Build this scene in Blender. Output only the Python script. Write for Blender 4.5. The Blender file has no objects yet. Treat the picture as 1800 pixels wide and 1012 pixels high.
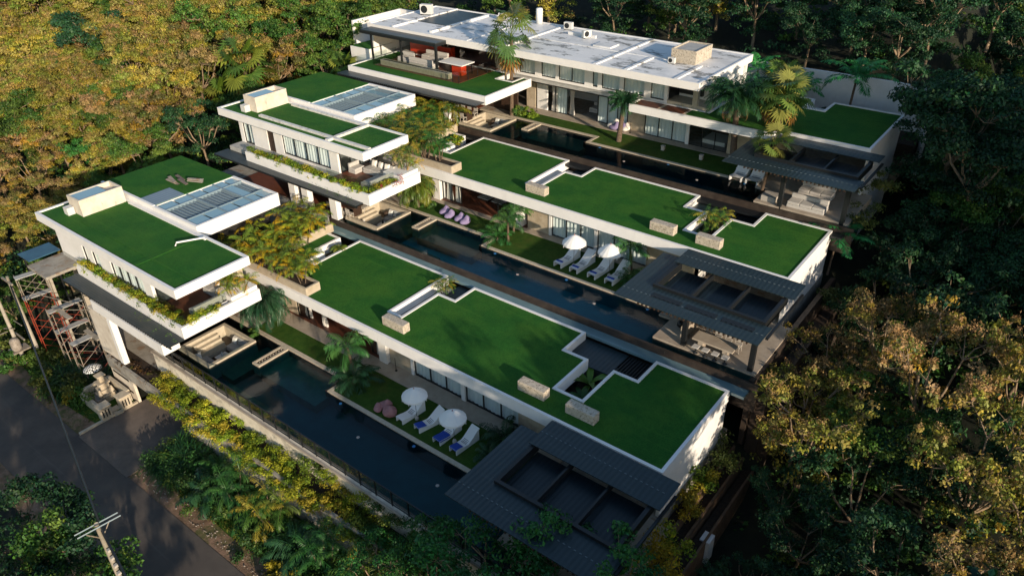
import bpy, math, random
import numpy as np
from mathutils import Vector, Matrix, Quaternion
R_=math.radians
scene=bpy.context.scene
# ---------------------------------------------------------------- camera
def cam_axes(yaw,pitch,roll):
    f=np.array([math.sin(yaw)*math.cos(pitch),math.cos(yaw)*math.cos(pitch),-math.sin(pitch)])
    r=np.array([math.cos(yaw),-math.sin(yaw),0]); d=np.cross(f,r)
    return r*math.cos(roll)+d*math.sin(roll), -r*math.sin(roll)+d*math.cos(roll), f
CR,CD,CF=cam_axes(-6.69197757e-01,5.51350829e-01,1.87152585e-02)
CAMPOS=np.array([0,0,30.])
cd=bpy.data.cameras.new('camera'); cam=bpy.data.objects.new('camera',cd); scene.collection.objects.link(cam)
cd.sensor_width=36; cd.lens=36*1329.6/1800; cd.clip_end=2000; cd.clip_start=.5
m=Matrix(((CR[0],-CD[0],-CF[0],0),(CR[1],-CD[1],-CF[1],0),(CR[2],-CD[2],-CF[2],30),(0,0,0,1)))
cam.matrix_world=m; scene.camera=cam
# ---------------------------------------------------------------- sky, sun, exposure
SUN_EL=R_(14.5); SUN_AZ=R_(23)
sunv=Vector((math.cos(SUN_EL)*math.cos(SUN_AZ),-math.cos(SUN_EL)*math.sin(SUN_AZ),math.sin(SUN_EL)))
w=bpy.data.worlds.new('World'); scene.world=w; w.use_nodes=True
nt=w.node_tree; bg=nt.nodes['Background']; sky=nt.nodes.new('ShaderNodeTexSky'); sky.sky_type='NISHITA'
sky.sun_disc=False; sky.sun_elevation=SUN_EL; sky.sun_rotation=math.atan2(sunv.x,sunv.y)
sky.air_density=1.2; sky.dust_density=.6; sky.ozone_density=2.0
nt.links.new(sky.outputs[0],bg.inputs[0]); bg.inputs[1].default_value=0.13
sd=bpy.data.lights.new('sun','SUN'); sd.energy=5.0; sd.angle=R_(.7); sd.color=(1,.83,.63)
so=bpy.data.objects.new('sun',sd); scene.collection.objects.link(so); so.rotation_euler=sunv.to_track_quat('Z','Y').to_euler()
scene.view_settings.view_transform='Standard'; scene.view_settings.look='None'; scene.view_settings.exposure=0.34; scene.view_settings.gamma=1
scene.render.engine='CYCLES'
try:
    scene.cycles.max_bounces=6; scene.cycles.transparent_max_bounces=10; scene.cycles.diffuse_bounces=2; scene.cycles.glossy_bounces=3
    scene.cycles.caustics_reflective=False; scene.cycles.caustics_refractive=False
except Exception: pass
col=scene.collection
# ---------------------------------------------------------------- helpers
OFF={}
def tag(o,label=None,cat=None,group=None,kind=None):
    if label: o['label']=label
    if cat: o['category']=cat
    if group: o['group']=group
    if kind: o['kind']=kind
    return o
def empty(name,loc=(0,0,0),label=None,cat=None,group=None,rz=0):
    o=bpy.data.objects.new(name,None); col.objects.link(o); o.location=loc; o.rotation_euler=(0,0,rz)
    o.empty_display_size=.3; OFF[o.name]=Vector(loc)
    return tag(o,label,cat,group)
class MB:
    def __init__(s): s.V=[];s.F=[];s.M=[]
    def quad(s,*p,m=0):
        n=len(s.V); s.V+=[tuple(q) for q in p]; s.F.append(tuple(range(n,n+len(p)))); s.M.append(m)
    def box(s,x0,y0,z0,x1,y1,z1,m=0):
        n=len(s.V); x0,x1=min(x0,x1),max(x0,x1); y0,y1=min(y0,y1),max(y0,y1); z0,z1=min(z0,z1),max(z0,z1)
        s.V+=[(x0,y0,z0),(x1,y0,z0),(x1,y1,z0),(x0,y1,z0),(x0,y0,z1),(x1,y0,z1),(x1,y1,z1),(x0,y1,z1)]
        for f in ((0,3,2,1),(4,5,6,7),(0,1,5,4),(1,2,6,5),(2,3,7,6),(3,0,4,7)): s.F.append(tuple(n+i for i in f)); s.M.append(m)
        return s
    def prism(s,poly,z0,z1,m=0):
        n=len(s.V); k=len(poly)
        s.V+=[(x,y,z0) for x,y in poly]+[(x,y,z1) for x,y in poly]
        s.F.append(tuple(n+i for i in reversed(range(k)))); s.F.append(tuple(n+k+i for i in range(k))); s.M+=[m,m]
        for i in range(k):
            j=(i+1)%k; s.F.append((n+i,n+j,n+k+j,n+k+i)); s.M.append(m)
        return s
    def ring(s,outer,inner,z0,z1,m=0):
        k=len(outer); n=len(s.V)
        s.V+=[(x,y,z0) for x,y in outer]+[(x,y,z1) for x,y in outer]+[(x,y,z0) for x,y in inner]+[(x,y,z1) for x,y in inner]
        for i in range(k):
            j=(i+1)%k
            for f in ((n+i,n+j,n+k+j,n+k+i),(n+2*k+j,n+2*k+i,n+3*k+i,n+3*k+j),(n+k+i,n+k+j,n+3*k+j,n+3*k+i)): s.F.append(f); s.M.append(m)
        return s
    def tube(s,pts,rs,n=6,m=0,cap=True):
        pts=[Vector(p) for p in pts]; base=len(s.V); k=len(pts)
        if not hasattr(rs,'__len__'): rs=[rs]*k
        for i,p in enumerate(pts):
            d=(pts[min(i+1,k-1)]-pts[max(i-1,0)]); 
            if d.length<1e-6: d=Vector((0,0,1))
            d.normalize(); a=Vector((0,0,1)) if abs(d.z)<.9 else Vector((1,0,0))
            u=d.cross(a).normalized(); v=d.cross(u)
            for j in range(n):
                t=2*math.pi*j/n; q=p+(u*math.cos(t)+v*math.sin(t))*rs[i]; s.V.append(tuple(q))
        for i in range(k-1):
            for j in range(n):
                a=base+i*n+j; b=base+i*n+(j+1)%n; s.F.append((a,b,b+n,a+n)); s.M.append(m)
        if cap:
            s.F.append(tuple(base+j for j in range(n))); s.M.append(m)
            s.F.append(tuple(base+(k-1)*n+j for j in reversed(range(n)))); s.M.append(m)
        return s
    def lathe(s,prof,c=(0,0,0),n=24,m=0):
        base=len(s.V); k=len(prof)
        for r,z in prof:
            for j in range(n):
                t=2*math.pi*j/n; s.V.append((c[0]+r*math.cos(t),c[1]+r*math.sin(t),c[2]+z))
        for i in range(k-1):
            for j in range(n):
                a=base+i*n+j; b=base+i*n+(j+1)%n; s.F.append((a,b,b+n,a+n)); s.M.append(m)
        s.F.append(tuple(base+j for j in reversed(range(n)))); s.M.append(m)
        s.F.append(tuple(base+(k-1)*n+j for j in range(n))); s.M.append(m)
        return s
    def build(s,name,mats,parent=None,smooth=False,local=False,label=None,bevel=0):
        if not isinstance(mats,(list,tuple)): mats=[mats]
        off=Vector((0,0,0))
        if parent is not None and not local: off=OFF.get(parent.name,Vector((0,0,0)))
        me=bpy.data.meshes.new(name); me.from_pydata([(x-off.x,y-off.y,z-off.z) for x,y,z in s.V],[],s.F)
        for a in mats: me.materials.append(a)
        if len(mats)>1: me.polygons.foreach_set('material_index',s.M)
        if smooth: me.polygons.foreach_set('use_smooth',[True]*len(me.polygons))
        me.update()
        o=bpy.data.objects.new(name,me); col.objects.link(o)
        if parent is not None: o.parent=parent
        OFF[o.name]=off
        if label: o['label']=label
        if bevel:
            b=o.modifiers.new('bevel','BEVEL'); b.width=bevel; b.segments=2; b.limit_method='ANGLE'
        return o
def B(*a): return MB().box(*a)
def copy_tree(o,parent=None):
    c=o.copy(); col.objects.link(c)
    if parent is not None: c.parent=parent
    for ch in list(o.children): copy_tree(ch,c)
    return c
def place(root,loc,rz=0,s=1,label=None,group=None,sz=None):
    """first call uses the prototype itself, later calls copy it"""
    if root.get('_used'): r=copy_tree(root)
    else: r=root; root['_used']=1
    r.location=loc; r.rotation_euler=(0,0,rz); r.scale=(s,s,sz or s)
    if label: r['label']=label
    if group: r['group']=group
    return r
def inset(poly,d):
    """inset a rectilinear CCW polygon"""
    out=[];k=len(poly)
    for i in range(k):
        p0,p1,p2=poly[i-1],poly[i],poly[(i+1)%k]
        def nrm(a,b):
            dx,dy=b[0]-a[0],b[1]-a[1]; l=math.hypot(dx,dy); return (-dy/l,dx/l)
        n1=nrm(p0,p1);n2=nrm(p1,p2)
        out.append((p1[0]+(n1[0]+n2[0])*d,p1[1]+(n1[1]+n2[1])*d))
    return out
# ---------------------------------------------------------------- materials
def mat(name,colr,rough=.6,noise=0,nscale=4,bump=0,bscale=20,metal=0,col2=None,spec=.5,thr=(.4,.65),detail=6):
    m=bpy.data.materials.new(name); m.use_nodes=True; nt=m.node_tree; b=nt.nodes['Principled BSDF']
    b.inputs['Base Color'].default_value=(*colr,1); b.inputs['Roughness'].default_value=rough; b.inputs['Metallic'].default_value=metal
    b.inputs['Specular IOR Level'].default_value=spec
    tc=nt.nodes.new('ShaderNodeTexCoord'); geo=nt.nodes.new('ShaderNodeNewGeometry')
    if col2 is not None:
        n=nt.nodes.new('ShaderNodeTexNoise'); n.inputs['Scale'].default_value=nscale; n.inputs['Detail'].default_value=detail; n.inputs['Roughness'].default_value=.65
        nt.links.new(geo.outputs['Position'],n.inputs['Vector'])
        r=nt.nodes.new('ShaderNodeValToRGB'); r.color_ramp.elements[0].position=thr[0]; r.color_ramp.elements[1].position=thr[1]
        r.color_ramp.elements[0].color=(*colr,1); r.color_ramp.elements[1].color=(*col2,1)
        nt.links.new(n.outputs['Fac'],r.inputs['Fac']); nt.links.new(r.outputs['Color'],b.inputs['Base Color'])
    if bump:
        n2=nt.nodes.new('ShaderNodeTexNoise'); n2.inputs['Scale'].default_value=bscale; n2.inputs['Detail'].default_value=4
        nt.links.new(geo.outputs['Position'],n2.inputs['Vector'])
        bp=nt.nodes.new('ShaderNodeBump'); bp.inputs['Strength'].default_value=bump; bp.inputs['Distance'].default_value=.05
        nt.links.new(n2.outputs['Fac'],bp.inputs['Height']); nt.links.new(bp.outputs['Normal'],b.inputs['Normal'])
    return m
def N(m,t): return m.node_tree.nodes.new(t)
def L(m,a,b): m.node_tree.links.new(a,b)
def over(m,scale,lo,hi,colr,stretch=(1,1,1),detail=5,fac=1.0):
    """lay a second noise layer of stains over the base colour"""
    b=m.node_tree.nodes['Principled BSDF']; inp=b.inputs['Base Color']
    mix=N(m,'ShaderNodeMixRGB'); mix.inputs['Color2'].default_value=(*colr,1)
    if inp.links: L(m,inp.links[0].from_socket,mix.inputs['Color1'])
    else: mix.inputs['Color1'].default_value=inp.default_value
    g=N(m,'ShaderNodeNewGeometry'); mp=N(m,'ShaderNodeMapping'); mp.inputs['Scale'].default_value=stretch
    n=N(m,'ShaderNodeTexNoise'); n.inputs['Scale'].default_value=scale; n.inputs['Detail'].default_value=detail; n.inputs['Roughness'].default_value=.7
    mr=N(m,'ShaderNodeMapRange'); mr.inputs['From Min'].default_value=lo; mr.inputs['From Max'].default_value=hi; mr.inputs['To Max'].default_value=fac
    L(m,g.outputs['Position'],mp.inputs['Vector']); L(m,mp.outputs['Vector'],n.inputs['Vector']); L(m,n.outputs['Fac'],mr.inputs['Value'])
    L(m,mr.outputs['Result'],mix.inputs['Fac']); L(m,mix.outputs['Color'],inp); return m
white=mat('white_plaster',(.80,.79,.78),.55,col2=(.74,.73,.71),nscale=1.2,bump=.04)
over(white,3.0,.58,.8,(.50,.48,.44),stretch=(.6,.6,.12),fac=.6)
whiteroof=mat('weathered_white_roof',(.80,.80,.80),.5,col2=(.70,.71,.72),nscale=.5,bump=.06,bscale=8)
over(whiteroof,.9,.55,.60,(.12,.12,.11),stretch=(.5,1,1),detail=10,fac=.85); over(whiteroof,.22,.52,.62,(.52,.53,.54),detail=8,fac=.6)
fascia=mat('white_fascia_paint',(.82,.81,.80),.5,col2=(.76,.75,.74),nscale=.8); over(fascia,2.2,.60,.78,(.45,.43,.38),stretch=(1.6,1.6,.25),fac=.55,detail=9)
curb=mat('stained_white_curb',(.72,.71,.68),.6,col2=(.55,.53,.48),nscale=2.5); over(curb,4,.58,.68,(.18,.17,.14),fac=.8)
lawnroof=mat('artificial_turf',(.020,.105,.016),.9,col2=(.028,.130,.018),nscale=1.0,bump=.5,bscale=60,spec=.15)
over(lawnroof,.30,.42,.66,(.062,.165,.020),fac=.75); over(lawnroof,14,.42,.7,(.008,.055,.008),fac=.75); over(lawnroof,5,.60,.78,(.06,.15,.03),fac=.5); over(lawnroof,1.5,.58,.75,(.055,.16,.022),stretch=(.10,2.5,1),fac=.8); over(lawnroof,.8,.60,.74,(.012,.06,.010),fac=.5)
grass=mat('garden_grass',(.028,.075,.012),.9,col2=(.05,.10,.016),nscale=2.5,bump=.6,bscale=40,spec=.1)
over(grass,.6,.5,.7,(.08,.085,.02),fac=.6)
stonepath=mat('beige_stone_paving',(.42,.36,.29),.6,col2=(.34,.28,.22),nscale=1.5,bump=.05); over(stonepath,5,.6,.75,(.2,.16,.12),fac=.5)
coping=mat('pale_stone_coping',(.50,.44,.34),.6,col2=(.42,.36,.27),nscale=4); over(coping,2,.6,.72,(.25,.21,.16),fac=.6)
sandstone=mat('sandstone_cladding',(.48,.41,.31),.7,col2=(.38,.31,.22),nscale=2,bump=.2)
over(sandstone,6,.6,.75,(.25,.19,.12),fac=.5)
rubble=mat('pitted_limestone',(.55,.49,.40),.85,col2=(.42,.36,.28),nscale=5,bump=.6,bscale=14); over(rubble,9,.54,.62,(.16,.13,.10),fac=.9)
retain=mat('pale_rough_render',(.70,.64,.53),.85,col2=(.55,.49,.39),nscale=1.0,bump=.5,bscale=7); over(retain,1.1,.52,.64,(.16,.14,.11),detail=10,fac=.7)
towerm=mat('streaked_render',(.66,.60,.51),.75,col2=(.56,.49,.40),nscale=1.6,bump=.1); over(towerm,2.4,.6,.7,(.25,.21,.17),stretch=(1,1,.35),fac=.8)
darkmetal=mat('dark_metal',(.010,.012,.014),.45,spec=.5)
shadeblack=mat('painted_interior_shade',(.015,.014,.013),.6)  # near-black colour carries the shade of rooms, voids and slots
woodfloor=mat('red_brown_wood_deck',(.16,.055,.030),.45,col2=(.11,.038,.022),nscale=3)
darkwood=mat('dark_wood',(.05,.028,.018),.5,col2=(.03,.018,.012),nscale=4)
redpanel=mat('red_counter_panel',(.42,.035,.012),.4)
concrete=mat('concrete',(.33,.31,.27),.8,col2=(.22,.20,.17),nscale=1.5,bump=.1); over(concrete,1.3,.55,.62,(.22,.13,.07),fac=.7)
concgrey=mat('light_concrete',(.42,.42,.40),.75,col2=(.33,.33,.32),nscale=2)
rawconc=mat('pole_concrete',(.38,.34,.28),.8,col2=(.28,.25,.2),nscale=3)
soil=mat('dark_soil',(.022,.014,.009),.95,col2=(.045,.028,.016),nscale=6,bump=.5)
brownwall=mat('dark_brown_stone_wall',(.035,.025,.02),.45,col2=(.06,.045,.035),nscale=2,bump=.15); over(brownwall,3.0,.68,.76,(.3,.24,.17),stretch=(2.5,1,.25),fac=.7)
fabric=mat('pale_grey_fabric',(.50,.48,.45),.85,col2=(.45,.43,.41),nscale=8)
fabricw=mat('white_fabric',(.70,.67,.62),.85)
fabricg=mat('grey_cushion_fabric',(.27,.28,.28),.85)
pinkf=mat('pink_fabric',(.36,.18,.18),.85,col2=(.28,.13,.14),nscale=5); purplef=mat('lilac_fabric',(.27,.22,.36),.85,col2=(.2,.16,.32),nscale=5)
whiteplas=mat('white_lounger_resin',(.78,.78,.77),.4)
bluetowel=mat('blue_towel',(.015,.055,.33),.9,col2=(.02,.075,.42),nscale=30)
rust=mat('red_painted_steel',(.32,.035,.014),.5,col2=(.16,.04,.02),nscale=5); steel=mat('galvanised_steel',(.30,.26,.21),.5,col2=(.2,.16,.12),nscale=6)
acm=mat('ac_casing',(.62,.62,.60),.5); bluestuff=mat('blue_plastic',(.02,.17,.42),.5); wicker=mat('brown_wicker',(.11,.065,.04),.8,col2=(.05,.03,.02),nscale=25)
rockm=mat('grey_rock',(.2,.17,.14),.9,col2=(.35,.31,.27),nscale=4,bump=.4)
armm=mat('painted_arm',(.22,.28,.30),.5)
fixm=mat('roof_screws',(.10,.13,.145),.5)
plankwood=mat('weathered_timber',(.16,.10,.06),.8,col2=(.10,.06,.035),nscale=3)
lampm=mat('lamp_stone',(.4,.37,.33),.8)
bluemetal=mat('blue_sheet_roof',(.03,.085,.14),.4,col2=(.04,.12,.18),nscale=1.2)
bougain=mat('bougainvillea',(.35,.02,.05),.8)
# corrugated sheets : stripes along y (world) => ridges run along y
def corr(name,c1,c2,period=.27,axis='x',rough=.38,line=None,stain=None):
    m=mat(name,c1,rough,spec=.45); b=m.node_tree.nodes['Principled BSDF']
    g=N(m,'ShaderNodeNewGeometry'); s=N(m,'ShaderNodeSeparateXYZ'); L(m,g.outputs['Position'],s.inputs[0])
    mu=N(m,'ShaderNodeMath'); mu.operation='MULTIPLY'; mu.inputs[1].default_value=2*math.pi/period; L(m,s.outputs['X' if axis=='x' else 'Y'],mu.inputs[0])
    sn=N(m,'ShaderNodeMath'); sn.operation='SINE'; L(m,mu.outputs[0],sn.inputs[0])
    mr=N(m,'ShaderNodeMapRange'); mr.inputs['From Min'].default_value=-1; L(m,sn.outputs[0],mr.inputs['Value'])
    bp=N(m,'ShaderNodeBump'); bp.inputs['Strength'].default_value=1; bp.inputs['Distance'].default_value=.007; L(m,mr.outputs['Result'],bp.inputs['Height']); L(m,bp.outputs['Normal'],b.inputs['Normal'])
    mx=N(m,'ShaderNodeMixRGB'); mx.inputs['Color1'].default_value=(*c1,1); mx.inputs['Color2'].default_value=(*c2,1)
    n=N(m,'ShaderNodeTexNoise'); n.inputs['Scale'].default_value=.8; n.inputs['Detail'].default_value=7; L(m,g.outputs['Position'],n.inputs['Vector'])
    mm=N(m,'ShaderNodeMath'); mm.operation='MULTIPLY'; L(m,n.outputs['Fac'],mm.inputs[0]); L(m,mr.outputs['Result'],mm.inputs[1])
    L(m,mm.outputs[0],mx.inputs['Fac']); L(m,mx.outputs['Color'],b.inputs['Base Color'])
    return m
sheet=corr('corrugated_dark_sheet',(.015,.028,.034),(.026,.043,.052))
innersheet=corr('inner_sheet_painted_shade',(.006,.013,.018),(.012,.021,.027))  # roof sheet again, with the shade of the recess put into its colour
over(sheet,1.2,.55,.75,(.06,.085,.095),stretch=(.4,2,1),fac=.3)
louvre=corr('dark_louvre_slats',(.018,.026,.03),(.040,.052,.055),period=.22); over(louvre,1.5,.5,.7,(.10,.10,.085),stretch=(.3,1,1),fac=.35)
paleblue=corr('ribbed_blue_grey_roof',(.15,.20,.25),(.26,.33,.38),period=.35)
skyglass=mat('sky_glass',(.22,.36,.42),.08,spec=.9)
channelm=mat('frosted_glass_walkway',(.17,.27,.30),.18,col2=(.13,.22,.25),nscale=.4,spec=.7)
# water: dark glossy surface that lets the pool floor show faintly
def glassmix(name,tint,lo,rough=.02,bump=0,bs=6):
    m=bpy.data.materials.new(name); m.use_nodes=True; nt=m.node_tree; nt.nodes.remove(nt.nodes['Principled BSDF']); out=nt.nodes['Material Output']
    t=N(m,'ShaderNodeBsdfTransparent'); t.inputs[0].default_value=(*tint,1); g=N(m,'ShaderNodeBsdfGlossy'); g.inputs['Roughness'].default_value=rough
    mx=N(m,'ShaderNodeMixShader')
    if bump: fr=N(m,'ShaderNodeFresnel'); fr.inputs[0].default_value=lo
    else:
        lw=N(m,'ShaderNodeLayerWeight'); lw.inputs[0].default_value=.5; pw=N(m,'ShaderNodeMath'); pw.operation='POWER'; pw.inputs[1].default_value=3.5; L(m,lw.outputs['Facing'],pw.inputs[0])
        fr=N(m,'ShaderNodeMath'); fr.operation='MULTIPLY_ADD'; fr.inputs[1].default_value=.6; fr.inputs[2].default_value=lo-1.36; L(m,pw.outputs[0],fr.inputs[0])
    L(m,fr.outputs[0],mx.inputs[0]); L(m,t.outputs[0],mx.inputs[1]); L(m,g.outputs[0],mx.inputs[2]); L(m,mx.outputs[0],out.inputs[0])
    if bump:
        ge=N(m,'ShaderNodeNewGeometry'); n=N(m,'ShaderNodeTexNoise'); n.inputs['Scale'].default_value=bs; n.inputs['Detail'].default_value=3; L(m,ge.outputs['Position'],n.inputs['Vector'])
        bp=N(m,'ShaderNodeBump'); bp.inputs['Strength'].default_value=bump; bp.inputs['Distance'].default_value=.02; L(m,n.outputs['Fac'],bp.inputs['Height']); L(m,bp.outputs['Normal'],g.inputs['Normal']); L(m,bp.outputs['Normal'],fr.inputs['Normal'])
    return m
water=glassmix('pool_water',(.27,.80,.84),1.33,.03,.25,5)
glass=glassmix('window_glass',(.92,.96,.97),1.42,.01)
railglass=glassmix('railing_glass',(.86,.89,.87),1.4,.02)
pooltile2=mat('brightened_teal_pool_tile',(.022,.26,.30),.6,col2=(.015,.20,.24),nscale=1)  # lighter copy of the tile; the middle pool's brightness is put into its colour
pooltile=mat('shade_toned_pool_tile',(.012,.07,.085),.6,col2=(.008,.05,.065),nscale=1); shelftile=mat('green_stone_pool_shelf',(.13,.14,.10),.6,col2=(.08,.09,.07),nscale=1.5)  # pool tile with the shade of the other two pools put into its colour
curtain=mat('pale_curtain',(.74,.80,.79),.9)
cb=curtain.node_tree.nodes['Principled BSDF']
asphalt=mat('asphalt',(.075,.064,.057),.9,col2=(.10,.085,.073),nscale=.6,bump=.3,bscale=40); over(asphalt,14,.6,.75,(.11,.095,.08),fac=.5); over(asphalt,1.0,.60,.70,(.13,.11,.095),stretch=(.08,1.6,1),fac=.5); over(asphalt,.25,.5,.65,(.045,.04,.04),fac=.6)
driveslab=mat('worn_concrete_drive',(.15,.12,.10),.9,col2=(.11,.09,.075),nscale=1.2,bump=.2)
verge=mat('dry_gravel_verge',(.24,.15,.10),.95,col2=(.11,.07,.04),nscale=2.2,bump=.8,bscale=12); over(verge,5,.62,.7,(.38,.30,.24),fac=.8); over(verge,.8,.5,.62,(.06,.075,.015),fac=.8)
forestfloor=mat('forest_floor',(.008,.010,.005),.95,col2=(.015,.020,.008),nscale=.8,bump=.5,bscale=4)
bark=mat('pale_bark',(.30,.22,.14),.85,col2=(.17,.12,.075),nscale=5); palmbark=mat('palm_bark',(.13,.09,.06),.9,col2=(.08,.055,.035),nscale=9)
def leafmat(name,transl=.28,rough=.55,jit=.25,sat=1.0):
    m=bpy.data.materials.new(name); m.use_nodes=True; nt=m.node_tree; b=nt.nodes['Principled BSDF']; out=nt.nodes['Material Output']
    at=N(m,'ShaderNodeAttribute'); at.attribute_name='Col'
    oi=N(m,'ShaderNodeObjectInfo'); mr=N(m,'ShaderNodeMapRange'); mr.inputs['To Min'].default_value=1-jit; mr.inputs['To Max'].default_value=1+jit; L(m,oi.outputs['Random'],mr.inputs['Value'])
    hs=N(m,'ShaderNodeHueSaturation'); L(m,mr.outputs['Result'],hs.inputs['Value']); L(m,at.outputs['Color'],hs.inputs['Color']); hs.inputs['Saturation'].default_value=sat
    mr2=N(m,'ShaderNodeMapRange'); mr2.inputs['To Min'].default_value=.495; mr2.inputs['To Max'].default_value=.515
    mu=N(m,'ShaderNodeMath'); mu.operation='MULTIPLY'; mu.inputs[1].default_value=7.31; fc=N(m,'ShaderNodeMath'); fc.operation='FRACT'; L(m,oi.outputs['Random'],mu.inputs[0]); L(m,mu.outputs[0],fc.inputs[0]); L(m,fc.outputs[0],mr2.inputs['Value']); L(m,mr2.outputs['Result'],hs.inputs['Hue'])
    L(m,hs.outputs['Color'],b.inputs['Base Color']); b.inputs['Roughness'].default_value=rough; b.inputs['Specular IOR Level'].default_value=.3
    tr=N(m,'ShaderNodeBsdfTranslucent'); L(m,hs.outputs['Color'],tr.inputs[0]); mx=N(m,'ShaderNodeMixShader'); mx.inputs[0].default_value=transl
    L(m,b.outputs[0],mx.inputs[1]); L(m,tr.outputs[0],mx.inputs[2]); L(m,mx.outputs[0],out.inputs[0]); return m
leaf=leafmat('foliage'); palmleaf=leafmat('palm_foliage',.22,.4,.15)
# ================================================================ vegetation
rng=np.random.default_rng(7)
def npmesh(name,V,F,C,mt):
    me=bpy.data.meshes.new(name); n=len(V); k=len(F)
    me.vertices.add(n); me.vertices.foreach_set('co',V.astype(np.float32).ravel())
    fl=F.shape[1]; me.loops.add(k*fl); me.loops.foreach_set('vertex_index',F.astype(np.int32).ravel())
    me.polygons.add(k); me.polygons.foreach_set('loop_start',np.arange(0,k*fl,fl,dtype=np.int32))
    try: me.polygons.foreach_set('loop_total',np.full(k,fl,dtype=np.int32))
    except Exception: pass
    at=me.color_attributes.new('Col','FLOAT_COLOR','POINT'); C4=np.ones((n,4),np.float32); C4[:,:3]=C; at.data.foreach_set('color',C4.ravel())
    me.materials.append(mt); me.update(calc_edges=True); return me
def leaves(P,Nrm,L_,W,C,r,droop=.0):
    """rhombic leaves at points P facing Nrm, colour C per leaf"""
    n=len(P); Nrm=Nrm/np.linalg.norm(Nrm,axis=1,keepdims=True)
    a=r.normal(size=(n,3)); t=np.cross(Nrm,a); t/=np.linalg.norm(t,axis=1,keepdims=True)+1e-9
    t[:,2]-=droop; b=np.cross(Nrm,t); L_=L_*r.uniform(.7,1.3,n)[:,None] if np.isscalar(L_) else L_[:,None]
    W_=L_*W
    V=np.stack([P-t*L_*.5,P+b*W_*.5+Nrm*W_*.15,P+t*L_*.5-Nrm*W_*.1,P-b*W_*.5+Nrm*W_*.15],1).reshape(-1,3)
    F=np.arange(4*n).reshape(-1,4); Cc=np.repeat(C,4,axis=0); return V,F,Cc
def join(parts):
    Vs=[];Fs=[];Cs=[];o=0
    for V,F,C in parts: Vs.append(V);Fs.append(F+o);Cs.append(C);o+=len(V)
    return np.concatenate(Vs),np.concatenate(Fs),np.concatenate(Cs)
G={'green':[(.055,.13,.022),(.08,.17,.028),(.035,.09,.018),(.15,.21,.035)],
   'gold':[(.36,.28,.04),(.38,.29,.045),(.24,.26,.04),(.14,.20,.03),(.36,.29,.09),(.31,.21,.06),(.18,.23,.03),(.22,.24,.04)],
   'brown':[(.33,.21,.09),(.36,.24,.12),(.22,.21,.04),(.38,.23,.03),(.12,.15,.03),(.07,.12,.025)],
   'dark':[(.020,.070,.028),(.028,.09,.033),(.015,.052,.022),(.04,.11,.036)],
   'bright':[(.04,.16,.03),(.06,.20,.04),(.03,.12,.03)]}
def tree_proto(kind,seed,tips_per=(6,3,3),rad=3.2,h=7.5,lc=62,ls=.34,rc=.72,twig=True,lw=.55):
    r=np.random.default_rng(seed); tb=MB(); pts=[]
    trunk_h=h*.38; lean=r.normal(size=2)*.25
    tp=[(0,0,-1.2),(lean[0]*.3,lean[1]*.3,trunk_h*.5),(lean[0],lean[1],trunk_h)]
    tb.tube(tp,[.2,.16,.13],6)
    base=np.array(tp[-1])
    for i in range(tips_per[0]):
        a=2*math.pi*(i+r.uniform(-.3,.3))/tips_per[0]; reach=rad*r.uniform(.35,.75); up=(h-trunk_h)*r.uniform(.35,.8)
        p1=base+np.array([math.cos(a)*reach,math.sin(a)*reach,up]); mid=(base+p1)/2+np.array([math.cos(a),math.sin(a),-.4])*reach*.15
        tb.tube([base,mid,p1],[.10,.075,.05],5,cap=False)
        for j in range(tips_per[1]):
            a2=a+r.uniform(-1.1,1.1); rr=rad*r.uniform(.2,.5); p2=p1+np.array([math.cos(a2)*rr,math.sin(a2)*rr,r.uniform(-.05,.30)*h*.5])
            tb.tube([p1,(p1+p2)/2+r.normal(size=3)*.12,p2],[.05,.035,.022],4,cap=False)
            for k in range(tips_per[2]):
                d=r.normal(size=3); d[2]=abs(d[2])*.8-.15; p3=p2+d/np.linalg.norm(d)*rad*r.uniform(.12,.32)
                if twig: tb.tube([p2,p3],[.022,.012],3,cap=False)
                pts.append(p3)
    for i in range(26 if lc>30 else 8):
        a=r.uniform(0,6.28); q=r.uniform(.2,.85)*rad; pts.append(base+np.array([math.cos(a)*q,math.sin(a)*q,r.uniform(-.30,.35)*(h-trunk_h)]))
    pts=np.array(pts); pal=np.array(G[kind]); parts=[]
    zc=pts[:,2]; zn=(zc-zc.min())/(np.ptp(zc)+1e-6)
    for q,z in zip(pts,zn):
        n=int(lc*r.uniform(.6,1.3)); rcc=rc*r.uniform(.7,1.25)
        d=r.normal(size=(n,3)); d/=np.linalg.norm(d,axis=1,keepdims=True); d[:,2]=np.where(d[:,2]<-.3,-d[:,2]*.5,d[:,2])
        P=q+d*rcc*r.uniform(.45,1,(n,1))*np.array([1,1,.75]); Nn=d+r.normal(size=(n,3))*.55+np.array([0,0,.35])
        c=pal[r.integers(len(pal))]*.7+pal[r.integers(len(pal))]*.3
        C=c*r.uniform(.65,1.35,(n,1))*np.array([1,1,1])+r.normal(size=(n,3))*.006; C=np.clip(C,.004,1)
        parts.append(leaves(P,Nn,ls,lw,C,r,.25))
        if kind in('gold','brown') and r.random()<(.25 if kind=='gold' else .38):
            n2=45; P2=q+np.array([0,0,rcc*.7])+r.normal(size=(n2,3))*np.array([.3,.3,.28])*rcc; C2=np.array([.44,.27,.12])*r.uniform(.6,1.2,(n2,1))
            parts.append(leaves(P2,r.normal(size=(n2,3)),.15,.35,C2,r))
    V,F,C=join(parts); me=npmesh('crown',V,F,C,leaf)
    t=empty('tree'); tr=tb.build('trunk',bark,t,smooth=True)
    c=bpy.data.objects.new('crown',me); col.objects.link(c); c.parent=t
    return t
def rotz(V,a):
    c,s=math.cos(a),math.sin(a); return V@np.array([[c,s,0],[-s,c,0],[0,0,1]])
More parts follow.
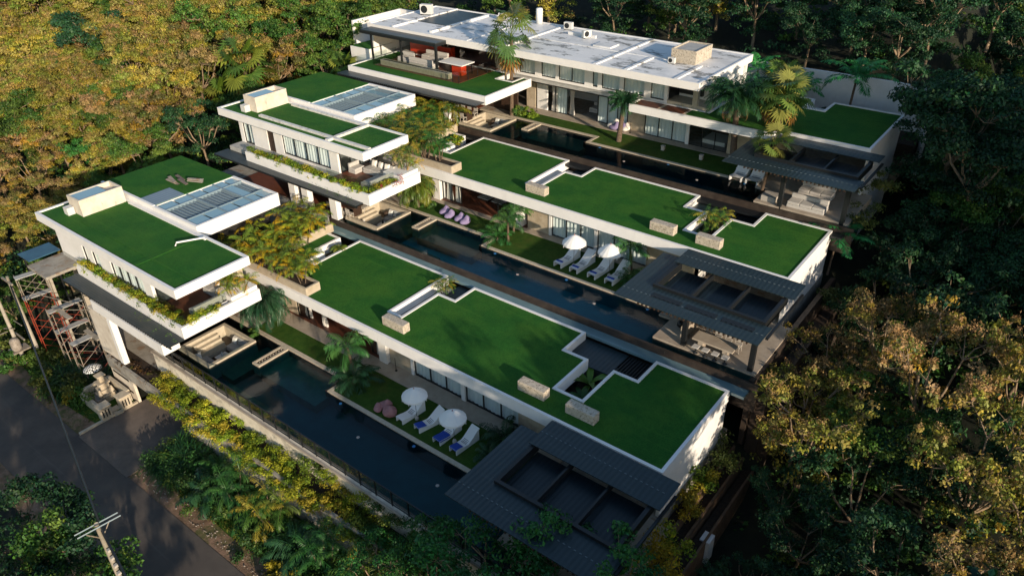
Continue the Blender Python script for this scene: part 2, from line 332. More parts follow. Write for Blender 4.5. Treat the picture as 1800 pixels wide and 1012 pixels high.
def feather_frond(L_,r,pal,lift=.9,droop=1.0,nl=26,ll=.5,lw=.05,hang=.35):
    """one pinnate frond leaving origin along +x; returns V,F,C quads"""
    t=np.linspace(0,1,nl); ang=lift-droop*1.9*t**1.3
    dx=np.cos(ang);dz=np.sin(ang); st=L_/nl; X=np.cumsum(dx)*st; Z=np.cumsum(dz)*st
    parts=[]; c0=np.array(pal[r.integers(len(pal))])
    # rachis
    w=.022; V=[];F=[]
    for i in range(nl-1):
        n=len(V); V+=[(X[i],-w,Z[i]),(X[i],w,Z[i]),(X[i+1],w,Z[i+1]),(X[i+1],-w,Z[i+1])]; F.append((n,n+1,n+2,n+3))
    parts.append((np.array(V),np.array(F),np.tile(c0*1.1,(len(V),1))))
    for sgn in(-1,1):
        i=np.arange(3,nl)[r.random(nl-3)>.12]; tt=t[i]; l=ll*np.sin(np.pi*np.clip(.12+tt*.85,0,1))**.6*r.uniform(.65,1.15,len(i))
        o=np.stack([X[i],0*X[i],Z[i]],1); fwd=np.stack([dx[i],0*dx[i],dz[i]],1)
        side=np.stack([0*X[i],np.full(len(i),float(sgn)),np.full(len(i),-hang)],1)
        d=fwd*.55+side*.85; d/=np.linalg.norm(d,axis=1,keepdims=True)
        mid=o+d*l[:,None]*.55; tip=o+d*l[:,None]+np.array([0,0,-1])*l[:,None]*.30
        wv=fwd*lw*.9
        V=np.stack([o-wv*.6,mid-wv,tip,mid+wv],1).reshape(-1,3); F=np.arange(len(V)).reshape(-1,4)
        C=np.repeat(c0*r.uniform(.75,1.25,(len(i),1)),4,axis=0); parts.append((V,F,C))
    return join(parts)
def fan_frond(L_,r,pal,lift=.8,rad=.8,n=15,blade=None):
    c0=np.array(pal[r.integers(len(pal))])*r.uniform(.6,1.5); e=np.array([math.cos(lift)*L_,0,math.sin(lift)*L_])
    parts=[]; w=.02
    V=np.array([(0,-w,0),(0,w,0),(e[0],w,e[2]),(e[0],-w,e[2])]); parts.append((V,np.array([[0,1,2,3]]),np.tile(c0,(4,1))))
    tl=lift-r.uniform(.2,1.0); f=np.array([math.cos(tl),0,math.sin(tl)]); ro=r.uniform(-.7,.7); s=np.array([0,math.cos(ro),math.sin(ro)]); s=s-f*(s@f); s/=np.linalg.norm(s); up=np.cross(f,s)
    Vs=[];Fs=[];Cs=[]
    for i in range(n):
        a=math.radians(-105+210*i/(n-1)); d=f*math.cos(a)+s*math.sin(a); l=rad*(1-.12*abs(i-n/2)/n)*r.uniform(.9,1.05)
        q=np.cross(d,up)*rad*.075; k=len(Vs); tip=e+d*l+np.array([0,0,-.15*l])
        mid=e+d*l*.6; Vs+=[e,mid-q+up*.03,tip,mid+q+up*.03]; Fs.append((k,k+1,k+2,k+3)); Cs+=[c0*r.uniform(.8,1.2)]*4
    parts.append((np.array(Vs),np.array(Fs),np.array(Cs))); return join(parts)
PG={'green':[(.03,.11,.025),(.045,.14,.03),(.06,.15,.03)],'dark':[(.014,.055,.022),(.02,.07,.026),(.028,.085,.03)],
    'gold':[(.44,.31,.015),(.32,.31,.02),(.19,.26,.025),(.46,.25,.012),(.13,.20,.025),(.24,.28,.02),(.10,.17,.025)],'lime':[(.12,.18,.02),(.18,.20,.03),(.08,.14,.025)],
    'bright':[(.03,.19,.045),(.04,.23,.05)],'fan':[(.08,.15,.035),(.14,.20,.04),(.06,.12,.03),(.22,.22,.05)],'mix':[(.08,.16,.025),(.15,.20,.03),(.30,.24,.03),(.05,.12,.02)]}
def palm_proto(kind,name='palm_tree',pal='green',h=3.,nf=16,fl=2.2,seed=1,stems=1,spread=.5,tr=.11,**kw):
    r=np.random.default_rng(seed); t=empty(name); tb=MB(); parts=[]
    for s in range(stems):
        a=2*math.pi*s/max(1,stems)+r.uniform(0,1); off=np.array([math.cos(a)*spread*.3,math.sin(a)*spread*.3,0]) if stems>1 else np.zeros(3)
        hh=h*(r.uniform(.55,1.05) if stems>1 else 1); top=off*(1+2.2*hh/ max(h,.1)) if stems>1 else np.array([r.normal()*.06*h,r.normal()*.06*h,0]); top=top+np.array([0,0,hh])
        if hh>.05: tb.tube([off+np.array([0,0,-.1]),(off+top)/2+np.array([0,0,0]),top],[tr*1.2,tr,tr*.85],7 if stems==1 else 5)
        for i in range(nf):
            az=2*math.pi*i*.618+r.uniform(-.2,.2); u=i/max(1,nf-1)
            if kind=='feather': p=feather_frond(fl*r.uniform(.8,1.1),r,PG[pal],lift=1.35-1.15*u+r.uniform(-.1,.1),droop=kw.get('droop',.9)*r.uniform(.8,1.15),nl=kw.get('nl',24),ll=kw.get('ll',.5),lw=kw.get('lw',.035),hang=kw.get('hang',.35))
            else: p=fan_frond(fl*.55*r.uniform(.8,1.1),r,PG[pal],lift=1.4-1.9*u+r.uniform(-.1,.1),rad=fl*.42,n=13)
            parts.append((rotz(p[0],az)+top,p[1],p[2]))
        if kw.get('skirt'):
            for i in range(kw['skirt']):
                p=fan_frond(fl*.4,r,[(.22,.12,.04),(.3,.14,.03)],lift=-.9,rad=fl*.4,n=9) if kind=='fan' else feather_frond(fl*.7,r,[(.2,.12,.05)],lift=-.2,droop=1,nl=16,ll=.35,lw=.04)
                parts.append((rotz(p[0],r.uniform(0,6.28))+top-np.array([0,0,.25]),p[1],p[2]))
    V,F,C=join(parts); me=npmesh('fronds',V,F,C,palmleaf); c=bpy.data.objects.new('fronds',me); col.objects.link(c); c.parent=t
    if len(tb.V): tb.build('trunk',palmbark,t,smooth=True)
    return t
def shrub_mesh(name,centres,rc,n,ls,pal,seed,lw=.5,flat=.7):
    r=np.random.default_rng(seed); parts=[]; pal=np.array(pal)
    for q in centres:
        rr=rc*r.uniform(.7,1.3); m_=int(n*r.uniform(.7,1.3)); d=r.normal(size=(m_,3)); d/=np.linalg.norm(d,axis=1,keepdims=True); d[:,2]=np.where(d[:,2]<-.4,-d[:,2],d[:,2])
        P=np.array(q)+d*rr*r.uniform(.3,1,(m_,1))*np.array([1,1,flat]); c=pal[r.integers(len(pal))]
        parts.append(leaves(P,d+r.normal(size=(m_,3))*.6,ls,lw,np.clip(c*r.uniform(.6,1.4,(m_,1)),.003,1),r,.2))
    V,F,C=join(parts); return npmesh(name,V,F,C,leaf)
def shrub(name,label,cat,centres,rc=.4,n=80,ls=.16,pal=G['green'],seed=1,group=None,kind=None,lw=.5,flat=.7,parent=None):
    o=bpy.data.objects.new(name,shrub_mesh(name,centres,rc,n,ls,pal,seed,lw,flat)); col.objects.link(o)
    if parent is not None: o.parent=parent; o.location=-OFF.get(parent.name,Vector((0,0,0)))
    return tag(o,label,cat,group,kind)
def strip_pts(p0,p1,n,jit,seed,hz=.15):
    r=np.random.default_rng(seed); t=np.linspace(0,1,n)[:,None]; P=np.array(p0)*(1-t)+np.array(p1)*t
    return P+r.normal(size=P.shape)*np.array([jit[0],jit[1],hz])
# ================================================================ ground, road, pools
def th(x,y):
    h=-4.5 if y<13 else -4.5+(y-13)*.27
    if x<-60: h+= min(3,(-60-x)*.06)
    if x>-8.5 and y>22: h=-5+(y-22)*.19+max(0,x+8)*.12
    if -63<x<-7.8 and 12.5<y<68: h=min(h,-4.5 if y<33 else (-1.0 if y<47.4 else 3.0))
    return h
def terrain():
    xs=np.concatenate([np.linspace(-420,-140,9),np.arange(-130,46,3.5),np.linspace(60,240,6)]); ys=np.concatenate([np.linspace(-160,-20,6),np.arange(-12,150,3.5),np.linspace(170,420,7)])
    V=[];F=[];r=random.Random(3)
    for y in ys:
        for x in xs: V.append((x,y,th(x,y)+(r.uniform(-.35,.35) if (abs(y-10)>8 and not(-64<x<-7 and 10<y<69)) else -.02)))
    n=len(xs)
    for j in range(len(ys)-1):
        for i in range(n-1): a=j*n+i; F.append((a,a+1,a+n+1,a+n))
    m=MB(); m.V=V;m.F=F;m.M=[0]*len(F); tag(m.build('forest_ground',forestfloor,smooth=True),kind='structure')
terrain()
RZ=-4.40
tag(B(-150,7.6,RZ-.3,40,11.9,RZ).build('road',asphalt),kind='structure')
vb=MB(); r_=random.Random(5); ed=[(-150+i*2.2,11.9) for i in range(87)]
vv=[(x,11.7,0) for x,_ in ed]; ve=[(x,13.1+r_.uniform(-.35,.35),0) for x,_ in ed]
for i in range(len(ed)-1):
    vb.quad((vv[i][0],11.6,RZ-.05),(vv[i+1][0],11.6,RZ-.05),(ve[i+1][0],ve[i+1][1],RZ+.03),(ve[i][0],ve[i][1],RZ+.03))
    vb.quad((vv[i][0],6.4+r_.uniform(-.4,.2),RZ+.02),(vv[i+1][0],6.4,RZ+.02),(vv[i+1][0],7.7,RZ-.05),(vv[i][0],7.7,RZ-.05))
tag(vb.build('gravel_verge',verge),kind='structure')
bk=MB()
bk.quad((-60,12.9,RZ+.01),(-46.6,12.9,RZ+.01),(-46.6,15.9,RZ+.25),(-60,15.9,RZ+.25)); bk.quad((-40.2,12.9,RZ+.01),(-6,12.9,RZ+.01),(-6,16.1,RZ+.25),(-40.2,16.1,RZ+.25))
tag(bk.build('grass_bank',grass),kind='structure')
tag(B(-46.4,11.8,RZ-.2,-40.25,17,RZ+.04).build('driveway',driveslab),kind='structure')
tag(MB().box(-46.62,11.95,RZ-.2,-46.42,16.05,RZ+.16).build('driveway_kerb',coping),kind='structure')
# loose stones at the road edge
st=MB(); r2=random.Random(11)
for i in range(260):
    x=r2.uniform(-40,-20); y=12.2+abs(r2.gauss(0,.45)); s_=r2.uniform(.025,.085); z=RZ+.02
    a=[(x+math.cos(t+r2.random())*s_,y+math.sin(t+r2.random())*s_*.7,z) for t in (0,1.6,3.2,4.8)]
    n=len(st.V); st.V+=a+[(x,y,z+s_*.7)]; st.F+=[(n,n+1,n+4),(n+1,n+2,n+4),(n+2,n+3,n+4),(n+3,n,n+4)]; st.M+=[0]*4
tag(st.build('loose_stones',rockm),'loose pale stones scattered along the edge of the road','stones',kind='stuff')
# villa terraces: solid pads each villa stands on
TERR=[(1,0.0,17.75,33.45),(2,3.65,33.5,47.55),(3,7.35,47.6,66)]
tg=MB()
# pad built as strips that leave the pools out
def pool(k,D,z0,yo,yk,yc,which,x1=-9.9):
    # yo outer edge, yc inner edge near (x<-32), yk inner edge for x>-32
    pt=D
    rects=[(-44.6,yo+.12,-43.75,yc),(-43.75,yo+.12,-40.1,pt+18.65),(-43.75,pt+22.35,-40.1,yc),(-40.1,yo+.12,-32,yc),(-32,yo+.12,x1,yk)]
    wm=MB()
    for a in rects: wm.quad((a[0],a[1],z0-.05),(a[2],a[1],z0-.05),(a[2],a[3],z0-.05),(a[0],a[3],z0-.05))
    tag(wm.build('pool_water',water),kind='structure')
    p=empty('swimming_pool',(-27,yo+2,z0),'tiled lap pool of the %s villa with pale stone edge'%which,'swimming pool','pools of the three villas')
    fl=MB().box(-44.59,yo+.125,z0-1.5,x1,yc-.012,z0-1.1); fl.build('pool_floor',pooltile2 if k==2 else pooltile,p)
    sh=MB().box(-37.5,yc-2.4,z0-1.09,-32.05,yc-.02,z0-.5).box(-39.9,yo+1.5,z0-1.09,-38.6,yc-.1,z0-.7).box(-38.59,yo+.4,z0-1.09,-34.2,yo+1.3,z0-.8)
    sh.build('underwater_shelf',shelftile,p)
    wl=MB().box(-44.8,yo-.02 if k>1 else yo,z0-1.9,x1+.4,yo+.12,z0-.045,0); wl.box(-44.85,yo,z0-1.9,-44.6,yc+.3,z0-.02)
    wl.box(-44.6,yc+.002,z0-1.9,-32.25,yc+.26,z0-.03).box(-31.99,yk+.002,z0-1.9,x1,yk+.26,z0-.03).box(-32.25,yk+.02,z0-1.9,-31.995,yc,z0-.03); wl.build('pool_wall',brownwall,p)
    MB().box(-44.59,yc-.01,z0-1.6,-32.26,yc+.001,z0-.06).box(-31.98,yk-.01,z0-1.6,x1,yk+.001,z0-.06).box(-32.255,yk+.02,z0-1.6,-32.262,yc-.012,z0-.06).build('tiled_side',pooltile2 if k==2 else pooltile,p)
    c=MB().box(-44.6,yc-.02,z0-.03,-31.75,yc+.28,z0+.06); c.box(-32.02,yk,z0-.03,-31.75,yc-.022,z0+.06); c.box(-31.748,yk-.02,z0-.03,-18.0,yk+.26,z0+.06)
    c.build('coping',coping,p,bevel=.01)
    # fire trough in the water
    f=MB(); x0,x1_,y0,y1=-38.25,-37.55,D+20.68,yc-.025
    f.ring([(x0,y0),(x1_,y0),(x1_,y1),(x0,y1)],[(x0+.16,y0+.16),(x1_-.16,y0+.16),(x1_-.16,y1-.16),(x0+.16,y1-.16)],z0-.8,z0+.07)
    ft=empty('fire_trough',(x0+.35,y0+1.2,z0),'stone edged fire trough reaching into the pool of the %s villa'%which,'fire trough','fire troughs in the pools')
    f.build('rim',coping,ft); B(x0+.165,y0+.165,z0-.7,x1_-.165,y1-.165,z0-.0).build('ember_bed',soil if k==1 else darkwood,ft)
    g=MB(); 
    for i in range(9): g.tube([(x0+.35,y0+.3+i*.22,z0+.0),(x0+.35,y0+.3+i*.22+.06,z0+.09)],.045,5)
    g.build('lava_rock',rockm,ft)
    # lights / drains
    for i in range(5):
        o=MB(); o.lathe([(.10,0),(.10,.02)],(-30.5+i*3.1,yk-.35-(i%2)*1.4+.1,z0-.045),10)
        ob=o.build('floating_pool_light',lampm if i%2 else bluestuff); tag(ob,('white' if i%2 else 'blue')+' float drifting on the water of the %s pool, %s from the sunken lounge'%(which,['first','second','third','fourth','fifth'][i]),'pool float','floats on the pools')
pool(1,0,0,17.78,21.72,23.08,'nearest',x1=-9.9)
pool(2,15.4,3.65,33.5,36.92,38.18,'middle')
pool(3,29.4,7.35,47.65,50.68,52.08,'farthest')
def pad(k,z0,yo,yk,yc,yl,yw,yb):
    # ground slabs around the pool
    m=MB(); m.box(-60,yc+.3,z0-3,-10.74,yb,z0-.02); m.box(-31.7,yk+.3,z0-3,-10.74,yc+.298,z0-.02)
    m.box(-60,yo+.2 if k>1 else 19.46,z0-3,-44.9,yc+.298,z0-.02)
    tag(m.build('villa_ground',concrete),kind='structure')
    l=MB(); l.box(-41.5,yc+.282,z0-.04,-31.752,yl,z0+.02); l.box(-31.748,yk+.265,z0-.04,-16.9,yl,z0+.024)
    tag(l.build('pool_lawn',grass),kind='structure')
    tag(B(-46,yl+.003,z0-.05,-16.9,yw,z0+.05).build('stone_path',stonepath),kind='structure')
pad(1,0,17.78,21.72,23.08,24.95,26.2,33.4)
pad(2,3.65,33.5,36.92,38.18,40.5,41.35,47.6)
pad(3,7.35,47.65,50.68,52.08,54.15,55.35,66)
# retaining faces between terraces, overflow channel
for k,(z0,yo) in enumerate(((3.65,33.5),(7.35,47.65))):
    tag(B(-44.6,yo-.74,z0-.7,-9.95,yo-.03,z0-.52).build('overflow_walkway',channelm if k==0 else darkmetal),'%s walkway strip below the edge of the %s pool'%(('frosted glass','middle') if k==0 else ('dark stone','farthest')),'walkway')
    tag(B(-60,yo-.02,z0-4,-44.9,yo+.19,z0-.04).build('retaining_wall',concgrey),'plain grey retaining wall below the %s villa'%(['middle','farthest'][k]),'wall')
# street side retaining wall with its long planting shelf
rw=empty('street_wall',(-30,17,-4.4),'tall rough pale render wall holding the nearest pool above the road','wall')
MB().box(-45,17.5,-4.6,-8.2,17.77,-.05).build('wall',retain,rw)
MB().box(-45,17.38,-.12,-8.2,17.499,-.02).build('wall_cap',stonepath,rw)
pl=empty('street_planter',(-30,16.5,-4.4),'long concrete planting shelf below the pool wall with a garage opening under it','planter')
MB().box(-49.4,16.08,-2.45,-12,16.28,-1.55).box(-49.4,16.28,-2.45,-12,17.49,-1.85).box(-49.4,16.3,-1.849,-49.2,17.4,-1.55).build('planter_box',concrete,pl)
MB().box(-49.2,16.28,-1.85,-12,17.48,-1.66).build('soil',soil,pl)
MB().box(-40.3,16.3,-4.6,-12,16.5,-2.452).build('base_wall',retain,pl)
MB().box(-46.4,16.95,-4.6,-40.31,17.1,-2.46).build('garage_shade_sheet',darkmetal,pl)  # dark sheet standing in for the shade inside the open garage
sw=MB().box(-49.3,16.12,-4.6,-46.41,16.3,-2.46); sw.build('side_wall',towerm,pl)
MB().box(-49.0,16.09,-2.75,-46.9,16.118,-2.6).box(-48.9,16.09,-3.75,-46.8,16.118,-3.6).build('slot',shadeblack,pl)  # dark strips laid on the wall paint the shade inside its slots
MB().box(-46.3,12.4+3.55,RZ,-40.4,16.0,RZ+.0).build('threshold',coping,pl) if False else None
# glass railing along the street side of the first pool
rl=empty('pool_railing',(-27,17.62,0),'black framed glass railing on the outer edge of the nearest pool','railing')
xs=[-44.9+i*1.2 for i in range(30)]
MB().box(-45,17.6,.98,-9.6,17.66,1.03).box(-45,17.6,.06,-9.6,17.66,.1).build('top_rail',darkmetal,rl)
for x in xs: MB().box(x-.03,17.595,-.02,x+.03,17.665,1.05).build('post',darkmetal,rl)
for x in xs[:-1]: MB().box(x+.05,17.62,.12,x+1.15,17.632,.96).build('glass_panel',railglass,rl)
# ================================================================ villas
def window(parent,x0,x1,y,z0,z1,panes,curt=True,fr=.05,name='window',openfrac=0):
    f=MB(); f.box(x0,y,z0,x1,y+.08,z0+.07).box(x0,y,z1-.07,x1,y+.08,z1)
    w_=(x1-x0)/panes
    for i in range(panes+1): xx=x0+i*w_; f.box(xx-fr/2,y-.01,z0+.071,xx+fr/2,y+.085,z1-.071)
    o=f.build(name,darkmetal,parent)
    g=MB(); g.quad((x0,y+.04,z0+.07),(x1,y+.04,z0+.07),(x1,y+.04,z1-.07),(x0,y+.04,z1-.07)); g.build('pane',glass,o)
    if curt:
        c=MB(); n=int((x1-x0)/.07); pts=[(x0+(x1-x0)*i/n, y+.15+.03*math.sin(i*1.35)+.02*math.sin(i*.37)) for i in range(n+1)]
        for a,b in zip(pts[:-1],pts[1:]): c.quad((a[0],a[1],z0+.04),(b[0],b[1],z0+.04),(b[0],b[1],z1-.02),(a[0],a[1],z1-.02))
        c.build('curtain',curtain,o,smooth=True)
    return o
def gathered(parent,x,y,z0,z1,w=.5):
    c=MB(); n=26; P=[(x+w*i/n,y+.09*math.sin(i*1.7)) for i in range(n+1)]
    for a,b in zip(P[:-1],P[1:]):
        for u,v in ((0,.5),(.5,1)):
            def pt(p,t): 
                k=1-.45*math.exp(-((t-.45)/.18)**2); return (x+w/2+(p[0]-x-w/2)*k,p[1],z0+(z1-z0)*t)
            c.quad(pt(a,u),pt(b,u),pt(b,v),pt(a,v))
    return c.build('curtain',fabricw,parent,smooth=True)
def lawn_roof(v,name,poly,zt,th_=.75,pw=.18,gz=.06,wallm=None):
    inn=inset(poly,pw); o=MB().prism(poly,zt-th_,zt-gz-.02).build(name,fascia,v)
    MB().ring(poly,inn,zt-gz-.018,zt).build('parapet',fascia,o)
    MB().prism(inn,zt-gz-.019,zt-gz).build('roof_lawn',lawnroof,o)
    return o
def segs(v,y,z0,z1,lst,dp=.2,iy=None):
    """wall along x: list of (x0,x1,kind,extra)"""
    for s_ in lst:
        x0,x1,kd=s_[:3]
        if kd=='stone': MB().box(x0,y,z0,x1,y+dp,z1).build('stone_wall',sandstone,v)
        elif kd=='wall': MB().box(x0,y,z0,x1,y+dp,z1).build('wall',white,v)
        elif kd=='col': MB().box(x0,y-.28,z0,x1,y+.4,z1).build('column',white,v)
        elif kd=='post': MB().box(x0,y-.06,z0,x1,y+dp,z1).build('column',white,v)
        elif kd=='win': window(v,x0,x1,y+.06,z0+.02,z1,s_[3])
        elif kd=='glass': window(v,x0,x1,y+.06,z0+.02,z1,s_[3],curt=False)
        elif kd=='high': 
            zb,zt=s_[4],s_[5]; MB().box(x0,y,z0,x1,y+dp,zb).box(x0,y,zt,x1,y+dp,z1).build('wall',white,v); window(v,x0,x1,y+.06,zb,zt,s_[3])
        elif kd=='door': MB().box(x0,y+.08,z0,x1,y+.14,z1).build('door',darkwood,v)
def main_wing(v,k,YR,z0,yw,openlist,which):
    """the long right hand wing: YR = shift of the roof outline"""
    P=[(-46,24.95),(-10.72,24.95),(-10.72,32.65),(-15.25,32.65),(-15.25,30.45),(-16.8,30.45),(-16.8,27.2),(-18.5,27.2),(-18.5,30.45),(-20.1,30.45),(-20.1,32.65),(-29.05,32.65),(-29.05,30.65),(-30.55,30.65),(-30.55,27.2),(-31.5,27.2),(-31.5,32.72),(-40.45,32.72),(-40.45,28.4),(-41.2,28.4),(-41.2,29.9),(-41.95,29.9),(-41.95,32.1),(-46,32.1)]
    P=[(x,y+YR) for x,y in P]; zt=z0+3.3
    lawn_roof(v,'main_roof',P,zt)
    # recesses in the roof: sheets, troughs, planting pit
    n=MB(); n.box(-31.49,26.6+YR,z0+2.35,-30.56,32.5+YR,z0+2.5); n.box(-41.19,28.2+YR,z0+2.35,-40.46,32.5+YR,z0+2.5); n.build('roof_gutter',curb,v)
    MB().box(-30.54,30.66+YR,z0+2.75,-29.06,32.75+YR,z0+2.80).build('corrugated_cover',sheet,v); MB().box(-20.09,30.46+YR,z0+2.72,-17.1,32.75+YR,z0+2.77).build('corrugated_cover',sheet,v)
    MB().box(-17.0,30.46+YR,z0+2.70,-15.26,32.75+YR,z0+2.74).build('louvre_cover',louvre if k>1 else darkmetal,v)
    sl=MB()
    for i in range(9): sl.box(-16.95+i*.19,30.5+YR,z0+2.75,-16.88+i*.19,32.7+YR,z0+2.83)
    sl.build('louvre_slat',darkmetal,v)
    MB().box(-18.49,27.0+YR,z0+1.9,-16.81,30.44+YR,z0+2.1).build('planting_pit',soil,v)
    # walls
    zc=z0+2.545
    segs(v,yw,z0,zc,openlist)
    MB().box(-45.8,YR+31.4,z0,-10.9,YR+31.6,z0+2.54).build('back_wall',concgrey,v)
    MB().box(-10.95,YR+25.2,z0-3.2,-10.75,YR+32.5,z0+2.544).build('end_wall',white,v)
    MB().box(-17.2,yw,z0,-17.0,YR+31.3,z0+2.54).build('room_wall',white,v)
    MB().box(-30.9,yw+.25,z0,-30.7,YR+31.3,z0+2.54).build('room_wall',concgrey,v)
    MB().box(-41.5,yw-.15,z0+.051,-30.95,YR+31.3,z0+.075).build('wood_floor',woodfloor,v)
def upper_house(v,k,z0,rf,rb,bf,bb,yw,bx,xl,lst,z5=6.4):
    """rf/rb roof front/back, bf/bb balcony front/back, bx balcony right edge, yw wall plane"""
    zt=z0+z5; P=[(xl,rf),(-39.95,rf),(-39.95,rb),(xl,rb)]
    o=MB().prism(P,zt-.62,zt-.14).build('upper_roof',fascia,v)
    MB().ring(P,inset(P,.2),zt-.139,zt).build('parapet',fascia,o)
    MB().prism(inset(P,.2),zt-.139,zt-.10).build('roof_lawn',lawnroof,o)
    zl=zt-.10
    if k==1:
        # turf laid over low ridges
        MB().box(-54.2,rf+1.35,zl-.02,-40.2,rf+1.55,zl+.03).box(-45.35,rf+.25,zl-.02,-44.9,rb-.25,zl+.035).build('turf_ridge',lawnroof,o)
        MB().box(-54.3,rb-.34,zl-.02,-44.4,rb-.22,zl+.10).tube([(-44.3,rb-.35,zl+.25),(-45.2,rb-1.9,zl+.25),(-45.25,rb-2.0,zl)],.06,6).build('drain_pipe',fascia,o)
    else:
        MB().box(-53.1,rf+.75,zl-.02,-40.2,rf+1.05,zl+.16).box(-44.25,rf+.22,zl-.02,-43.95,rf+.74,zl+.19).box(-44.25,rf+1.06,zl-.02,-43.95,rb-.22,zl+.19).box(-53.2,rb-.5,zl-.02,-44.26,rb-.22,zl+.14).build('roof_curb',curb,o)
    # rendered box room with glass lid
    tx0,tx1,ty0,ty1,thh=(-56.55,-54.75,rf+1.85,rb-.25,1.25) if k==1 else (-55.6,-54.0,rf+1.3,rb-.15,1.25)
    Q=[(tx0,ty0),(tx1,ty0),(tx1,ty1),(tx0,ty1)]; t=MB().ring(Q,inset(Q,.12),zl-.01,zl+thh).prism(inset(Q,.12),zl,zl+.9).build('roof_box',towerm,v)
    MB().box(tx0+.13,ty0+.13,zl+thh-.1,tx1-.13,ty0+(ty1-ty0)*.68,zl+thh-.05).build('glass_lid',skyglass,t)
    MB().box(tx0+.15,ty0-.55,zl,tx0+.75,ty0-.05,zl+.55).build('condenser',acm,t)
    # upper floor
    zf=z0+3.35; xw=-44.2
    MB().box(xl+1.0,bf+.75,z0+2.75,bx-.6,rb-.1,zf).build('floor_slab',concgrey,v)
    MB().box(xw,bf+.76,zf+.001,bx-.62,bb-.4,zf+.05).build('balcony_deck',woodfloor,v)
    segs(v,yw,zf,zt-.621,lst)
    MB().box(xl+1.0,yw+.21,zf,xl+1.2,rb-.4,zt-.621).box(xl+1.0,rb-.39,zf,xw,rb-.2,zt-.621).build('side_wall',white,v)
    window_side=MB().box(xw-.08,yw+.21,zf,xw,rb-.4,zf+.08).box(xw-.08,yw+.21,zt-.7,xw,rb-.4,zt-.621)
    for i in range(4): yy=yw+.25+(rb-.65-yw)*i/3; window_side.box(xw-.09,yy,zf+.081,xw+.005,yy+.06,zt-.701)
    ws=window_side.build('sliding_door',darkmetal,v); MB().box(xw-.05,yw+.3,zf+.09,xw-.04,rb-.5,zt-.71).build('pane',glass,ws)
    MB().box(-41.2,rb-.75,zf,-40.5,rb-.35,zt-.621).build('stone_column',sandstone,v)
    # balcony planter fascia running along the front
    pl=MB(); pl.box(-53.4,bf,z0+2.95,bx,bf+.18,z0+3.8); pl.box(bx-.18,bf+.181,z0+2.95,bx,bb,z0+3.8); pl.box(-53.4,bf+.181,z0+2.95,bx-.181,bf+.75,z0+3.5); pl.box(-53.4,bf+.62,z0+3.501,-44.0,bf+.72,z0+3.72)
    pl.box(bx-.8,bf+.751,z0+2.95,bx-.181,bb,z0+3.5); pl.box(bx-1.9,bb-2.0,z0+3.42,bx-.19,bb-.02,z0+4.05); pl.box(bx-.62,bf+.9,z0+3.501,bx-.55,bb-2.1,z0+3.72)
    b_=pl.build('balcony_planter',fascia,v)
    g=MB().box(xw,bf+.8,zf+.1,bx-.7,bf+.812,zf+.95); g.box(bx-.72,bf+.82,zf+.1,bx-.708,bb-2.05,zf+.95); g.build('balustrade_glass',railglass,v)
def wing(v,k,z0,x0,xg,x1,y0,y1,zt,ygr):
    P=[(x0,ygr),(xg,ygr),(xg,y1),(x0,y1)]
    MB().prism(P,zt-.75,zt-.05).build('wing_roof',fascia,v); MB().prism(inset(P,.06),zt-.049,zt-.0).build('roof_lawn',lawnroof,v)
    w=MB(); w.box(xg+.001,y0,zt-1.0,x1,y0+.2,zt); w.box(x1-.2,y0+.201,zt-1.0,x1,y1,zt); w.box(xg+.001,y1-.2,zt-1.0,x1-.201,y1,zt)
    w.box(xg+.001,y0+.201,zt-.35,x1-.201,y1-.201,zt-.3); w.box(x0,y0,zt-1.0,xg,y0+.2,zt+.04); w.build('wing_fascia',fascia,v)
    MB().box(xg+.01,y0+.21,zt-.299,x1-.21,y1-.21,zt-.26).build('ribbed_roof',paleblue,v)
    sg=MB(); W=x1-.2-xg; ys=[y0+.25,y0+(y1-y0)*.40,y0+(y1-y0)*.72,y1-.25]
    for a,b in ((xg+.08,xg+W*.22),(xg+W*.74,x1-.28)):
        for i in range(3):
            h=(ys[i+1]-ys[i])/2
            for j in range(2): sg.box(a,ys[i]+.08+j*h,zt-.12,b,ys[i]+h+j*h-.06,zt-.09)
    a,b=xg+W*.24,xg+W*.72
    sg.box(a,ys[2]+.1,zt-.12,b,ys[2]+(ys[3]-ys[2])*.5,zt-.09)
    sg.build('skylight',skyglass,v)
    fr=MB(); gz=zt-.08
    for yy in ys[1:3]: fr.box(xg+.02,yy-.06,gz-.2,x1-.21,yy+.06,gz+.05)
    for xx in (xg+W*.23,xg+W*.73): fr.box(xx-.05,y0+.21,gz-.2,xx+.05,y1-.21,gz+.045)
    for i in range(22): yy=y0+.3+(y1-y0-.6)*i/21; fr.box(xg+W*.24,yy,gz-.15,xg+W*.72,yy+.05,gz-.06)
    fr.build('skylight_frame',mat('blue_grey_frame_%d'%k,(.20,.27,.31),.4),v)
    m=MB(); m.box(x1-1.6,y0+.4,z0,x1-1.4,y1-.2,zt-1.0); m.build('ground_wall',shadeblack if k==1 else concgrey,v)
    MB().box(x0+.6,y0+.4,z0,x0+.8,y1-.2,zt-1).build('wall',white,v); MB().box(x0+.81,y1-.4,z0,x1-1.61,y1-.2,zt-1.0).build('wall',white,v)
def street_canopy(v,k,z0,x0,x1,y0,y1):
    MB().box(x0,y0,z0+2.98,x1,y1,z0+3.03).build('louvre_canopy',louvre,v)
    f=MB()
    for i in range(int((x1-x0)/.27)): f.box(x0+.05+i*.27,y0-.03,z0+2.9,x0+.17+i*.27,y0+.03,z0+2.979)
    f.box(x0,y0+.05,z0+2.82,x1,y0+.15,z0+2.9); f.build('canopy_beam',darkmetal,v)
